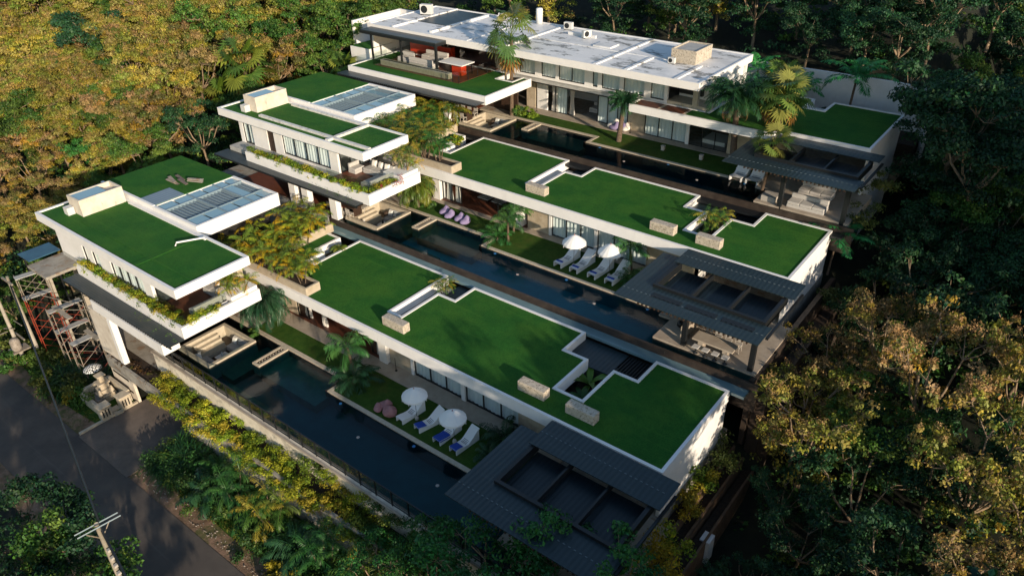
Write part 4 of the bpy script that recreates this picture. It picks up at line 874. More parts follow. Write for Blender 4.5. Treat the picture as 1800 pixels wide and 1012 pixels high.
for i,(x,y,mt_,s_) in enumerate(((-31.6,54.6,purplef,1.0),(-31.9,54.9,fabricw,1.1),(-31.0,54.75,purplef,.9),(-30.7,54.9,fabricw,.9))):
    beanbag('bean_bag',mt_,'%s bean bag piled by the date palm of the farthest villa, %s'%(['lilac','white','lilac','white'][i],'left part of pile' if i<2 else 'right part of pile'),(x,y,7.4),.5*i,s_,'heaped bean bags')
# ================================================================ rooftop stone blocks
BL=[(-30.9,-29.02,25.85,3.22,'nearest','beside the first trough opening'),(-20.2,-18.4,25.85,3.22,'nearest','patched with orange lichen beside the planting pit'),(-17.0,-15.2,25.82,3.22,'nearest','closest to the corrugated pavilion'),
    (-30.85,-29.12,40.8,6.87,'middle','beside the trough opening'),(-20.55,-18.78,40.75,6.87,'middle','in front of the planting pit'),(-17.25,-15.57,40.75,6.87,'middle','closest to the pavilion')]
for x0,x1,y0,z_,w,wh in BL:
    e=empty('stone_block',((x0+x1)/2,y0+.3,z_),'rough stone block on the %s turf roof, %s'%(w,wh),'stone block','stone blocks on the turf roofs')
    m=MB(); m.box(x0,y0,z_,x1,y0+.58,z_+.62); m.build('block',rubble,e,bevel=.04)
# ================================================================ balcony sofas and furniture
def sofa(lab,x0,y0,x1,y1,z,back='N',n=2,group='pale balcony sofas'):
    e=empty('sofa',((x0+x1)/2,(y0+y1)/2,z),lab,'sofa',group)
    MB().box(x0,y0,z,x1,y1,z+.22).build('base',fabric,e,bevel=.03)
    L_=(x1-x0) if back in'NS' else (y1-y0)
    for i in range(n):
        a,b=i/n,(i+1)/n
        if back in 'NS': bx=(x0+(x1-x0)*a+.01,y0+.02,z+.221,x0+(x1-x0)*b-.01,y1-.02,z+.42)
        else: bx=(x0+.02,y0+(y1-y0)*a+.01,z+.221,x1-.02,y0+(y1-y0)*b-.01,z+.42)
        MB().box(*bx).build('seat_cushion',fabric,e,bevel=.04)
    bb={'N':(x0,y1-.22,z+.421,x1,y1,z+.75),'S':(x0,y0,z+.421,x1,y0+.22,z+.75),'W':(x0,y0,z+.421,x0+.22,y1,z+.75),'E':(x1-.22,y0,z+.421,x1,y1,z+.75)}.get(back)
    if bb: MB().box(*bb).build('backrest',fabric,e,bevel=.05)
    return e
sofa('large pale sofa against the back of the nearest villa balcony',-43.3,21.2,-40.9,22.3,3.41,'N',3)
sofa('pale daybed along the open end of the nearest villa balcony',-41.6,19.1,-40.75,21.1,3.41,'E',2)
sofa('pale sofa against the back of the middle villa balcony',-42.9,35.9,-40.4,37.0,7.05,'N',3)
sofa('long pale daybed at the open end of the middle villa balcony',-41.0,33.9,-39.75,35.7,7.05,'E',2)
sofa('pale footstool sofa at the inner end of the middle villa balcony',-43.9,35.3,-43.1,36.3,7.05,'W',1)
for i,(x,y,z_,rz,mt_,lb) in enumerate(((-42.6,22.0,4.05,.1,fabricw,'white cushion on the inner end of the back sofa, nearest villa balcony'),(-41.9,21.95,4.05,-.2,fabricg,'striped looking grey cushion mid way along the back sofa, nearest villa balcony'),(-41.3,22.0,4.05,.1,fabricg,'grey cushion at the outer end of the back sofa, nearest villa balcony'),
    (-42.4,36.7,7.7,.1,fabricw,'white cushion at the inner end of the back sofa, middle villa balcony'),(-41.7,36.7,7.7,-.1,fabricw,'white cushion mid way along the back sofa, middle villa balcony'),(-41.0,36.7,7.7,.2,fabricw,'white cushion at the outer end of the back sofa, middle villa balcony'))):
    cushion(lb,(x,y,z_),(.5,.5,.22),rz,1.15,mt_,'cushions on the balconies')
# terrace of the farthest villa
ZT=10.83
sofa('white sofa in the shade of the awning on the farthest villa terrace',-53.4,50.6,-51.9,51.6,ZT,'N',2,'white terrace sofas'); sofa('white sofa behind the fire bench on the farthest villa terrace',-51.6,50.3,-48.6,51.2,ZT,'S',3,'white terrace sofas'); sofa('white sofa against the red counter on the farthest villa terrace',-52.0,52.4,-49.2,53.3,ZT,'N',3,'white terrace sofas')
e=empty('bar_counter',(-52.5,54.2,ZT),'long red bar counter at the back of the farthest villa terrace','counter'); MB().box(-55,54.0,ZT,-49.6,54.6,ZT+1.0).build('front_panel',redpanel,e); MB().box(-55.05,53.95,ZT+1.001,-49.55,54.65,ZT+1.06).build('counter_top',darkwood,e)
for i in range(9):
    o=MB().lathe([(.04,0),(.04,.16),(.015,.2),(.015,.27)],(-54.6+i*.55,54.3,ZT+1.06),7).build('bottle',[glass,lampm,whiteplas][i%3]); tag(o,'bottle standing on the long red bar counter','bottle','bottles on the red counter')
e=empty('bar_island',(-46,50.9,ZT),'red bar island with an overhanging white top on the farthest villa terrace','counter')
MB().box(-46.1,50.2,ZT,-45.0,50.9,ZT+.95).build('front_panel',redpanel,e); MB().box(-47.4,49.9,ZT+.951,-44.6,51.6,ZT+1.03).build('counter_top',whiteplas,e); MB().box(-44.75,51.3,ZT,-44.68,51.37,ZT+.95).build('leg',darkmetal,e); MB().box(-47.3,51.4,ZT,-47.23,51.47,ZT+.95).build('leg',darkmetal,e)
def chair(name='chair',seatm=None):
    t=empty(name); MB().box(-.22,-.22,.42,.22,.22,.47).build('seat',seatm or lampm,t); MB().box(-.22,.19,.55,.22,.22,.9).build('backrest',lampm,t)
    for sx in(-.2,.2):
        for sy in(-.2,.2): MB().tube([(sx,sy,0),(sx,sy,.42 if sy<0 else .9)],.018,5).build('leg',lampm,t)
    return t
ch=chair(); tag(ch,cat='chair')
k=0
for (bx,by,bz,w) in ((-44.2,35.0,3.7,'middle'),(-44.5,49.2,7.4,'farthest')):
    dt=empty('dining_table',(bx,by,bz),'indoor dining table behind the sunken lounge of the %s villa'%w,'table','dining tables'); MB().box(bx-1.6,by-.5,bz+.7,bx+1.2,by+.5,bz+.76).build('tabletop',darkwood,dt)
    for sx in(-1.5,1.1): MB().box(bx+sx-.04,by-.4,bz,bx+sx+.04,by+.4,bz+.699).build('leg',darkwood,dt)
    for i in range(4):
        place(ch,(bx-1.2+i*.75,by+.75,bz),0,1,'pale wooden chair at the indoor dining table of the %s villa, %s'%(w,['first in the row','second in the row','third in the row','last in the row'][i]),'pale wooden dining chairs')
        place(ch,(bx-1.2+i*.75,by-.75,bz),math.pi,1,'pale wooden chair on the pool side of the %s villa dining table, %s'%(w,['first','second','third','last'][i]),'pale wooden dining chairs')
# pavilion dining table with stools (middle), sofas (farthest)
tb=empty('stone_table',(-12.7,34.9,3.73),'long pale stone dining table under the middle pavilion','table'); MB().box(-14.0,34.35,4.4,-11.5,35.3,4.5).build('tabletop',stonepath,tb,bevel=.02)
for x in(-13.5,-12.0): MB().box(x-.15,34.5,3.73,x+.15,35.1,4.399).build('pedestal',stonepath,tb)
for x,y in ((-13.8,33.3),): pass
stl=empty('stool'); MB().box(-.2,-.2,.4,.2,.2,.47).build('seat',fabric,stl,bevel=.02); MB().lathe([(.16,0),(.05,.1),(.05,.4)],(0,0,0),8).build('pedestal',darkmetal,stl); tag(stl,cat='stool')
for i in range(4): place(stl,(-13.6+i*.6,34.18-.02,3.73),0,1,'square stool on the water side of the stone table, %s'%['nearest the post','second from the post','third from the post','farthest from the post'][i],'stools at the stone table')
for i in range(4): place(ch,(-13.6+i*.62,35.65,3.73),0,1,'chair on the far side of the stone table under the pavilion, %s'%['nearest the post','second from the post','third from the post','farthest from the post'][i],'chairs at the stone table')
sofa('white sofa facing the water under the farthest pavilion',-14.2,48.2,-11.7,49.2,7.43,'N',3,'white sofas under the farthest pavilion'); sofa('white sofa behind the first one under the farthest pavilion',-14.3,50.6,-12.0,51.6,7.43,'N',3,'white sofas under the farthest pavilion')
lt=empty('stone_slab_table',(-15.6,48.7,7.43),'low stone slab with pots at the corner of the farthest pavilion deck','table'); MB().box(-16.0,48.2,7.43,-15.0,49.2,7.8).build('slab',lampm,lt)
gb=MB().lathe([(.1,0),(.22,.12),(.2,.3),(.12,.42)],(-15.5,36.0,3.73),10).build('pot',darkmetal,smooth=True); tag(gb,'round dark pot on the deck corner of the middle pavilion','pot')
ctr=empty('bar_block',(-15.3,35.8,3.73),'low stone counter with pots on the deck corner of the middle pavilion','counter'); MB().box(-15.0,35.0,3.73,-14.65,36.6,4.5).build('body',stonepath,ctr)
# living rooms behind the openings
for (z_,yy,w) in ((.08,28.2,'nearest'),(3.73,43.0,'middle')):
    for i in range(2):
        tt=empty('low_table',(-36.6+i*1.3,yy,z_),'low wooden table inside the open living room of the %s villa, %s'%(w,['left one','right one'][i]),'table','low tables in the living rooms'); MB().box(-37.1+i*1.4,yy-.4,z_+.3,-36.0+i*1.4,yy+.5,z_+.36).build('tabletop',concgrey,tt)
        MB().box(-36.9+i*1.4,yy-.2,z_,-36.2+i*1.4,yy+.3,z_+.299).build('base',darkwood,tt)
    sofa('long pale sofa inside the open living room of the %s villa'%w,-38.6,yy+1.1,-34.6,yy+2.1,z_,'N',4,'living room sofas')
# bedroom of farthest villa
bd=empty('bed',(-23,56.6,7.4),'white bed inside the glass fronted room of the farthest villa','bed'); MB().box(-24.2,56,7.4,-22.2,58,7.75).build('mattress',fabricw,bd,bevel=.05); MB().box(-24.2,58.01,7.4,-22.2,58.1,8.4).build('headboard',darkwood,bd)
sofa('white armchair inside the glass doors of the farthest villa',-35.9,57.2,-34.6,58.2,7.4,'N',1,'armchair in farthest villa')
# closed garden umbrellas / lamps on posts
for i,(x,y,z_,w) in enumerate(((-30.0,25.75,.05,'nearest'),(-30.1,54.6,7.4,'farthest'),(-39.9,54.6,7.4,'farthest'))):
    o=MB().tube([(x,y,z_),(x,y,z_+1.0)],.02,5).lathe([(.09,0),(.09,.03)],(x,y,z_),8); 
    q=o.build('incense_stand',darkmetal); tag(q,['thin dark stand by the stone wall of the nearest villa','thin dark stand by the stone wall beside the date palm','thin dark stand by the left column of the farthest villa'][i],'stand')
for i,(x,y) in enumerate(((-26.0,52.75),(-22.65,52.7),(-19.3,52.0))):
    e=empty('garden_lamp',(x,y,7.37),'small stone garden lamp on the farthest lawn, %s'%['closest to the date palm','midway along the lawn','closest to the pavilion'][i],'garden lamp','garden lamps on the farthest lawn'); MB().box(x-.12,y-.12,7.37,x+.12,y+.12,7.7).build('body',lampm,e); MB().box(x-.15,y-.15,7.701,x+.15,y+.15,7.76).build('cap',lampm,e)
# roof equipment
def ac(x,y,z_,rz,lab,s_=1):
    e=empty('air_conditioner',(x,y,z_),lab,'air conditioner','air conditioner units on the roofs',rz)
    MB().box(-.42,-.18,.06,.42,.18,.68).build('casing',acm,e,local=True,bevel=.02); f=MB().lathe([(.24,0),(.24,.012),(.05,.02)],(0,0,0),16).build('fan_grille',darkmetal,e,local=True); f.rotation_euler=(math.pi/2,0,0); f.location=(-.1,-.182,.38)
    MB().box(-.35,-.2,0,-.28,.2,.059).build('foot',darkmetal,e,local=True); MB().box(.28,-.2,0,.35,.2,.059).build('foot',darkmetal,e,local=True); e.scale=(s_,s_,s_)
ac(-39.95,59.6,13.7,.1,'air conditioner near the back edge of the stained white roof, left of the upright one'); ac(-36.9,57.9,13.7,1.2,'air conditioner turned sideways mid roof of the farthest villa'); ac(-47.4,59.3,13.7,.2,'air conditioner behind the roof palm on the farthest villa'); ac(-55.3,57.0,13.7,.3,'rusty air conditioner left of the dark glass roof of the farthest villa',1.5); ac(-26.9,54.7,13.7,0,'small unit against the stone box on the farthest roof',.7)
e=empty('water_tank',(-43.7,60.2,13.7),'white upright cylinder on the back edge of the farthest roof','tank'); MB().lathe([(.32,0),(.32,1.3),(.28,1.38),(.05,1.42)],(-43.7,60.2,13.7),16).build('cylinder',whiteplas,e,smooth=True)
# debris on the nearest turf roof, blue boxes
d=empty('timber_scraps',(-53.8,27,6.75),'pile of grey brown planks and sheet scraps on the nearest turf roof','debris')
r5=random.Random(4)
for i in range(7):
    x,y=-54.2+r5.uniform(-.3,1.8),27.0+r5.uniform(-.7,.7); o=MB().box(-.6,-.12,0,.6,.12,.05).build('plank',[driveslab,rockm,concrete][i%3],d,local=True); o.location=(x+53.8,y-27,.02+i*.05); o.rotation_euler=(.05,.08,r5.uniform(-.5,.9))
for x,y,z_,lb in ((-40.3,39.95+.35,6.9,'crumpled blue plastic sheet on the turf beside the stone planter of the middle villa'),(-21.9,54.2,10.86,'round blue plastic sheet on the lower turf roof of the farthest villa')):
    o=MB().lathe([(.35,0),(.36,.08),(.2,.16),(.05,.18)],(0,0,0),9).build('plastic_sheet',bluestuff); o.location=(x,y,z_); o.scale=(1.1,.7,1); tag(o,lb,'plastic sheet')
# ================================================================ scaffolding
def tower(loc,rz,levels,label,red,w=1.25,l=1.8,h=1.75,decks=()):
    e=empty('scaffold_tower',loc,label,'scaffolding','scaffold towers at the street entrance',rz)
    for s_ in range(levels):
        z_=s_*h; mt_=rust if s_ in red else steel
        for y in(0,l):
            f=MB()
            for x in(0,w): f.tube([(x,y,z_),(x,y,z_+h)],.028,6)
            f.tube([(0,y,z_+h-.02),(w,y,z_+h-.02)],.028,5); f.tube([(0,y,z_+h*.45),(w,y,z_+h*.45)],.022,5)
            for i in range(3): f.tube([(0,y,z_+.3+i*.38),(.26,y,z_+.3+i*.38)],.016,4)
            f.tube([(.26,y,z_+.1),(.26,y,z_+h*.95)],.018,4)
            f.build('end_frame',mt_,e,local=True)
        for x in(0,w):
            b=MB(); b.tube([(x,0,z_+.15),(x,l,z_+h-.3)],.018,4); b.tube([(x,l,z_+.15),(x,0,z_+h-.3)],.018,4); b.build('cross_brace',rust if (s_ in red or s_%2==0) else steel,e,local=True)
        if s_ in decks: MB().box(.35,-.1,z_+h,.95,l+.1,z_+h+.05).build('deck_board',concgrey,e,local=True)
    return e
tower((-57.9,14.9,-4.4),-.15,4,'tallest red scaffold tower beside the utility poles',(0,1,2),decks=(2,3))
tower((-54.6,15.1,-4.4),-.05,3,'grey scaffold tower with red braces and long boards in the middle of the group',(),w=1.2,l=2.1,decks=(1,2))
tower((-52.2,15.0,-4.4),0,2,'low scaffold tower closest to the white street post',(),w=1.2,l=2.0,decks=(1,))
for i,(a,b_) in enumerate((((-57.5,15.2,1.2),(-52.0,16.9,1.1)),((-54.2,15.0,.95),(-49.5,16.6,2.0)))):
    tag(MB().tube([a,b_],.03,5).build('scaffold_pole',steel),['loose scaffold pole tying the tall red tower to the grey one','loose scaffold pole leaning from the grey tower to the beam'][i],'pole')
for i,(x,y,z_,l,rz) in enumerate(((-54.3,15.4,.95,2.6,-.02),(-52.3,16.2,-.75,2.0,0))):
    o=MB().box(0,0,0,l,.32,.06).build('plank',rawconc); o.location=(x,y,z_); o.rotation_euler=(0,0,rz); tag(o,['long plank across the top of the grey scaffold tower','plank on the low scaffold tower'][i],'plank')
# ================================================================ utility poles and cables
def upole(x,y,ztop,lab,arm=None,base=-4.6,lean=(0,0)):
    e=empty('utility_pole',(x,y,base),lab,'utility pole','concrete utility poles'); MB().tube([(x,y,base),(x+lean[0],y+lean[1],ztop)],[.15,.10],12).build('shaft',rawconc,e,smooth=True); return e
pA=upole(-57.4,14.35,2.9,'concrete utility pole closer to the scaffolding'); pB=upole(-57.75,13.35,4.2,'concrete utility pole carrying the transformer by the road edge')
MB().box(-58.3,14.2,2.5,-56.6,14.32,2.62).build('cross_arm',steel,pA); 
MB().box(-58.0,12.7,-2.9,-57.0,13.9,-2.82).build('platform',steel,pB); MB().lathe([(.30,0),(.34,.1),(.34,.8),(.25,.95),(.1,1.0)],(-57.4,13.15,-2.81),14).build('transformer',rockm,pB,smooth=True); 
for i in range(3): MB().lathe([(.05,0),(.09,.05),(.05,.1),(.09,.15),(.04,.22)],(-58.3+i*.5,12.5,-.5),8).build('insulator',whiteplas,pB)
for i in range(3): MB().tube([(-58.4,12.3+i*.8,-1.6+.3*i),(-57.0,12.9+i*.5,-.9)],.035,5).build('bracket',steel,pB)
MB().box(-58.5,12.4,-.62,-56.9,12.5,-.52).box(-58.3,13.6,-2.0,-56.8,13.7,-1.9).build('cross_arm',steel,pB)
pC=upole(-27.75,6.4,5.0,'grey utility pole with a double cross arm at the bottom of the road')
for dx in(-.13,.13): MB().tube([(-27.75+dx-.1,5.55,5.0-.1),(-27.75+dx+.15,7.3,5.0-.1)],.035,4).build('cross_arm',armm,pC)
MB().tube([(-27.7,5.9,4.8),(-27.75,6.4,4.1)],.025,4).tube([(-27.7,6.9,4.8),(-27.75,6.4,4.1)],.025,4).build('arm_brace',steel,pC)
for i in range(5): MB().box(-27.55,6.3,3.5-i*.5,-27.4,6.45,3.62-i*.5).build('clamp',lampm,pC)
def cable(a,b_,sag,r_,lab):
    n=16; P=[Vector(a).lerp(Vector(b_),i/n)-Vector((0,0,sag*4*(i/n)*(1-i/n))) for i in range(n+1)]
    tag(MB().tube(P,r_,5).build('cable',darkmetal,smooth=True),lab,'cable','overhead cables')
cable((-57.4,14.35,2.2),(-27.75,6.5,4.6),.5,.06,'thick black cable sagging from the scaffolding side pole to the pole by the road')
cable((-57.4,14.35,1.8),(-27.75,6.5,4.3),.9,.03,'thinner black cable hanging just below the thick one')
cable((-27.75,6.5,4.6),(-5,2,6),.3,.06,'black cable leaving the bottom pole out of the picture')
cable((-57.7,13.35,3.9),(-90,18,4),.4,.03,'black cable leaving the transformer pole along the road')
# ================================================================ shrine
s_=empty('shrine',(-48.3,14.8,-4.4),'small carved stone roadside shrine enclosure with a stepped altar','shrine')
W=MB(); W.box(-49.7,13.7,-4.42,-46.7,13.95,-3.5).box(-49.7,13.951,-4.42,-49.45,15.9,-3.3).box(-49.449,15.65,-4.42,-46.75,15.9,-3.2); W.build('enclosure_wall',coping,s_,bevel=.03)
for y in(13.55,14.95): 
    g=MB().box(-47.0,y,-4.42,-46.45,y+.75,-3.35).box(-47.1,y-.06,-3.35,-46.35,y+.81,-3.25); g.build('gate_pier',coping,s_,bevel=.02)
    for i in range(3): MB().box(-46.449,y+.12+i*.2,-4.1,-46.43,y+.2+i*.2,-3.55).build('carving_shade',shadeblack,s_)  # black strips on the pier face paint the shade of the carving
MB().box(-47.6,14.31,-4.42,-46.3,14.94,-4.25).box(-47.2,14.31,-4.25,-46.7,14.94,-4.15).build('step',coping,s_)
al=MB(); 
for i,(w_,h0,h1) in enumerate(((1.1,-4.4,-3.7),(.85,-3.7,-3.3),(.6,-3.3,-2.9),(.8,-2.9,-2.78),(.35,-2.78,-2.3),(.6,-2.3,-2.2))): al.box(-48.6-w_/2,15.0-w_/2,h0,-48.6+w_/2,15.0+w_/2,h1)
al.build('altar',sandstone,s_,bevel=.03); MB().box(-48.9,14.1,-4.4,-48.0,14.7,-3.75).build('offering_table',rockm,s_,bevel=.03)
for i,(dx,dy) in enumerate(((.5,.3),(-.5,.4),(.45,-.5))): MB().lathe([(.14,0),(.12,.3),(.16,.4),(.1,.6),(.05,.8)],(-48.6+dx,15.0+dy,-3.9),8).build('statue',sandstone,s_,smooth=True)
chk=mat('black_white_check',(.75,.75,.72),.8); b_=chk.node_tree.nodes['Principled BSDF']; ck=N(chk,'ShaderNodeTexChecker'); ck.inputs['Scale'].default_value=9; ck.inputs['Color1'].default_value=(.75,.75,.72,1); ck.inputs['Color2'].default_value=(.03,.03,.03,1); tcn=N(chk,'ShaderNodeTexCoord'); L(chk,tcn.outputs['Object'],ck.inputs['Vector']); L(chk,ck.outputs['Color'],b_.inputs['Base Color'])
e=empty('ceremonial_umbrella',(-50.1,15.2,-4.4),'small black and white checked umbrella beside the shrine','umbrella'); MB().tube([(-50.1,15.2,-4.4),(-50.1,15.2,-2.3)],.02,5).build('pole',darkwood,e); MB().lathe([(.62,0),(.45,.14),(.2,.24),(.02,.28)],(0,0,0),14).build('canopy',chk,e,local=True).location=(0,0,1.9)
# ================================================================ stepped side planters at the right hand end
for k,(z_,y0,y1,w) in enumerate(((0,19.5,33.3,'nearest'),(3.65,34,47.4,'middle'))):
    e=empty('stepped_planter',(-9.5,(y0+y1)/2,z_-3),'long stepped brown planters down the open end wall of the %s villa'%w,'planter','stepped planters')
    if k==0:
        for i in range(3):
            xa=-10.7+i*.62+(.1 if i==2 else 0); MB().box(xa+.50,y0,z_-5.0,xa+.62,y1,z_-.9-i*.55).build('planter_edge',plankwood,e)
            MB().box(xa,y0,z_-5.0,xa+.519,y1,z_-1.1-i*.55).build('soil',soil,e)
    else: MB().box(-9.8,y0,z_-6.0,-9.1,y1,z_-1.5).build('planter_edge',brownwall,e); MB().box(-9.1,y0,z_-6,-8.5,y1,z_-2.3).build('soil',soil,e)
for i,(x,y,z_) in enumerate(((-9.1,22.6,-1.9),(-9.1,21.3,-2.0),(-8.8,27.3,-2.2))):
    tag(B(x-.3,y-.35,z_-1.5,x+.25,y+.35,z_+.1+.2*(i<2)).build('masonry_pier',white),['white masonry pier on the stepped planter, upper of the two','white masonry pier on the stepped planter, lower of the two','thin white marker block on the stepped planter'][i],'pier')
o=MB().box(-10.15,33.7,-1,-9.85,47.5,3.62).build('side_wall',brownwall); tag(o,'dark stone side wall closing the open end of the middle pool','wall')
# ================================================================ palms and planting of the gardens
aG=palm_proto('feather','areca_palm','gold',h=1.6,nf=8,fl=1.7,seed=3,stems=4,spread=1.1,tr=.045,ll=.42,lw=.035,nl=18)
aG2=palm_proto('feather','areca_palm','gold',h=2.3,nf=8,fl=1.7,seed=13,stems=4,spread=1.0,tr=.045,ll=.42,lw=.035,nl=18)
tag(aG,cat='palm');tag(aG2,cat='palm')
aM=palm_proto('feather','areca_palm','mix',h=2.3,nf=9,fl=2.0,seed=5,stems=6,spread=1.1,tr=.05,ll=.45,lw=.035,nl=18); tag(aM,cat='palm')
aK=palm_proto('feather','areca_palm','green',h=3.0,nf=9,fl=1.9,seed=6,stems=4,spread=1.0,tr=.05,ll=.45,lw=.035,nl=18); tag(aK,cat='palm')
coco=palm_proto('feather','coconut_palm','green',h=2.2,nf=14,fl=2.0,seed=8,ll=.6,lw=.04,hang=.6); tag(coco,cat='palm')
weep=palm_proto('feather','weeping_palm','dark',h=2.2,nf=64,fl=2.6,seed=9,stems=1,ll=.6,lw=.045,droop=1.35,hang=.9); tag(weep,cat='palm')
weepl=palm_proto('feather','weeping_palm','lime',h=1.7,nf=52,fl=2.3,seed=10,stems=1,ll=.55,lw=.045,droop=1.3,hang=.8); tag(weepl,cat='palm')
date=palm_proto('feather','date_palm','dark',h=3.2,nf=40,fl=1.7,seed=12,ll=.45,lw=.04,droop=.8,tr=.2,hang=.3); tag(date,cat='palm')
bigd=palm_proto('feather','date_palm','dark',h=4.2,nf=80,fl=2.6,seed=14,ll=.62,lw=.05,droop=.75,tr=.22,skirt=14,hang=.4); tag(bigd,cat='palm')
fan=palm_proto('fan','fan_palm','fan',h=4.0,nf=26,fl=2.2,seed=15,tr=.13,skirt=5); tag(fan,cat='palm')
fan2=palm_proto('fan','fan_palm','lime',h=3.2,nf=26,fl=3.0,seed=16,tr=.16,skirt=6); tag(fan2,cat='palm')
tfern=palm_proto('feather','tree_fern','bright',h=2.9,nf=13,fl=2.4,seed=17,ll=.6,lw=.07,droop=.75,tr=.08,hang=.1); tag(tfern,cat='palm')
low=palm_proto('feather','low_palm','green',h=.3,nf=14,fl=1.9,seed=18,ll=.5,lw=.04); tag(low,cat='palm')
lowd=palm_proto('feather','low_palm','dark',h=.4,nf=18,fl=2.2,seed=19,ll=.6,lw=.05); tag(lowd,cat='palm')
def blades(seed,n,l,w_,pal):
    r=np.random.default_rng(seed); t=empty('strappy_clump'); V=[];F=[];C=[]
    for i in range(n):
        az=r.uniform(0,6.283); lift=r.uniform(.35,1.5); L_=l*r.uniform(.6,1.15); o=r.normal(size=2)*.28; c=np.array(pal[r.integers(len(pal))])*r.uniform(.6,1.4); ca,sa=math.cos(az),math.sin(az); pv=None
        for j in range(5):
            q=j/4; x=math.cos(lift-q*.5)*L_*q; z=math.sin(lift-q*.9)*L_*q; ww=w_*(1-q*.85)
            a=(o[0]+x*ca+ww*sa,o[1]+x*sa-ww*ca,z); b=(o[0]+x*ca-ww*sa,o[1]+x*sa+ww*ca,z); k=len(V); V+=[a,b]; C+=[c,c]
            if j: F.append((k-2,k-1,k+1,k))
    c=bpy.data.objects.new('leaves',npmesh('leaves',np.array(V),np.array(F),np.array(C),palmleaf)); col.objects.link(c); c.parent=t; return t
grassy=blades(20,420,1.45,.035,PG['green']+PG['dark']); tag(grassy,cat='plant')
R6=random.Random(21)
gl='golden palms in the planters of the nearest villa'
spots=[(-45.5,24.9,3.0),(-44.7,26.4,3.1),(-45.6,27.9,3.1),(-44.6,29.2,3.2),(-45.5,30.4,3.2),(-44.4,31.6,3.2),(-43.9,25.6,3.6),(-42.6,25.7,3.7),(-41.2,25.7,3.7),(-39.8,25.7,3.7),(-38.4,25.75,3.7),(-43.5,27.2,3.3),(-42.5,27.6,3.2),(-43.4,29.8,3.2),(-46.3,32.2,3.0),(-40.5,27.0,3.2)]
for i,(x,y,z_) in enumerate(spots):
    pr=aG2 if i%3==1 else aG; row='front planter row' if 6<=i<=10 else 'back bed'
    place(pr,(x,y,z_),R6.uniform(0,6.3),R6.uniform(.75,.92) if i<6 or i>10 else R6.uniform(.58,.72),'golden areca palm, %s of the nearest roof'%row,gl)
mp=[(-45.6,39.6,6.6),(-44.8,41.0,6.7),(-45.6,42.4,6.7),(-44.6,43.8,6.8),(-45.4,45.2,6.8),(-44.0,46.3,6.8),(-43.4,40.6,7.2),(-42.0,40.6,7.3),(-40.6,40.6,7.3),(-39.3,40.7,7.3),(-43.4,42.6,6.9),(-42.6,44.2,6.9),(-42.2,42.0,6.9)]
for i,(x,y,z_) in enumerate(mp):
    pr=aK if i%3==0 else aM
    place(pr,(x,y,z_),R6.uniform(0,6.3),R6.uniform(.85,1.05) if i<6 else R6.uniform(.6,.85),'green areca palm, %s of the middle roof'%('front planter' if 6<=i<=9 else 'back bed'),'green palms in the planters of the middle villa')
# stone planters that hold them
for k,(YR,z0,w) in enumerate(((0,0,'nearest'),(14.85,3.65,'middle'))):
    e=empty('roof_planter',(-41,25.5+YR,z0+3.3),'pale stone planter trough full of palms on the roof of the %s villa'%w,'planter','stone roof planters')
    Q=[(-46,25.12+YR),(-37.35,25.12+YR),(-37.35,26.3+YR),(-46,26.3+YR)]; MB().ring(Q,inset(Q,.14),z0+3.2,z0+3.85).build('trough',sandstone,e); MB().prism(inset(Q,.14),z0+3.22,z0+3.7).build('soil',soil,e)
    MB().box(-43.5,28.6+YR,z0+3.22,-43.3,32.6+YR,z0+3.9).build('bed_wall',sandstone,e); MB().box(-46,26.31+YR,z0+3.25,-43.51,32.6+YR,z0+3.36).build('soil',soil,e)
def one(p,loc,rz,s_,lab,grp=None): return place(p,loc,rz,s_,lab,grp)
one(aG,(-39.95-.35,22.3,4.0),1,.62,'golden palm in the corner box of the nearest balcony'); one(aG2,(-40.4,21.6,4.0),2,.5,'smaller golden palm beside the larger one in the corner box of the nearest balcony')
one(aM,(-39.7,37.3,7.6),1,.6,'palm with yellowing fronds in the corner box of the middle balcony'); one(aG,(-39.9,38.2,7.0),2,.5,'golden palm behind the corner box of the middle balcony')
one(weep,(-40.6,23.95,0),.4,.95,'dark weeping palm at the corner of the nearest balcony'); one(weepl,(-40.3,39.0,3.65),.9,1.0,'yellow green weeping palm at the corner of the middle balcony')
one(coco,(-32.0,24.0,0),.4,.95,'young green palm growing in the lawn by the nearest pool kink'); one(lowd,(-31.2,23.2,0),.4,.9,'dark low palm in the shade under the young green palm')
one(coco,(-30.8,38.6,3.65),1.4,.8,'bushy green palm at the kink of the middle pool'); one(low,(-31.6,38.3,3.65),1.4,.9,'low spreading palm at the kink of the middle pool'); one(coco,(-31.4,40.0,3.65),2.4,.75,'small upright palm beside the path of the middle villa')
one(lowd,(-20.3,24.7,0),.2,.8,'dark feathery palm beside the path near the nearest pavilion'); one(lowd,(-20.2,23.2,0),1.2,.5,'small dark palm at the lawn edge near the nearest pavilion')
one(coco,(-21.2,40.0,3.65),.2,.85,'green palm beside the path near the middle pavilion'); one(low,(-20.6,39.0,3.65),1.2,.7,'low palm tucked against the middle pavilion roof')
one(date,(-29.9,52.4,7.35),.2,1.0,'date palm with a stout trunk on the farthest lawn'); one(fan,(-41.1,52.4,7.35),.3,1.0,'tall fan palm rising through the white roof of the farthest villa').scale=(1.25,1.25,1.75)
one(bigd,(-20.1,52.6,8.6),.3,1.0,'large dark date palm in front of the lower turf roof'); one(fan,(-18.3,53.6,8.8),.9,1.05,'fan palm with lit fronds standing beside the dark date palm'); one(fan,(-16.6,50.0,7.4),1.9,.85,'lower fan palm rising through the farthest pavilion frame'); one(fan,(-17.8,55.3,10.0),2.9,.85,'upper fan palm behind the lit cluster on the turf roof')
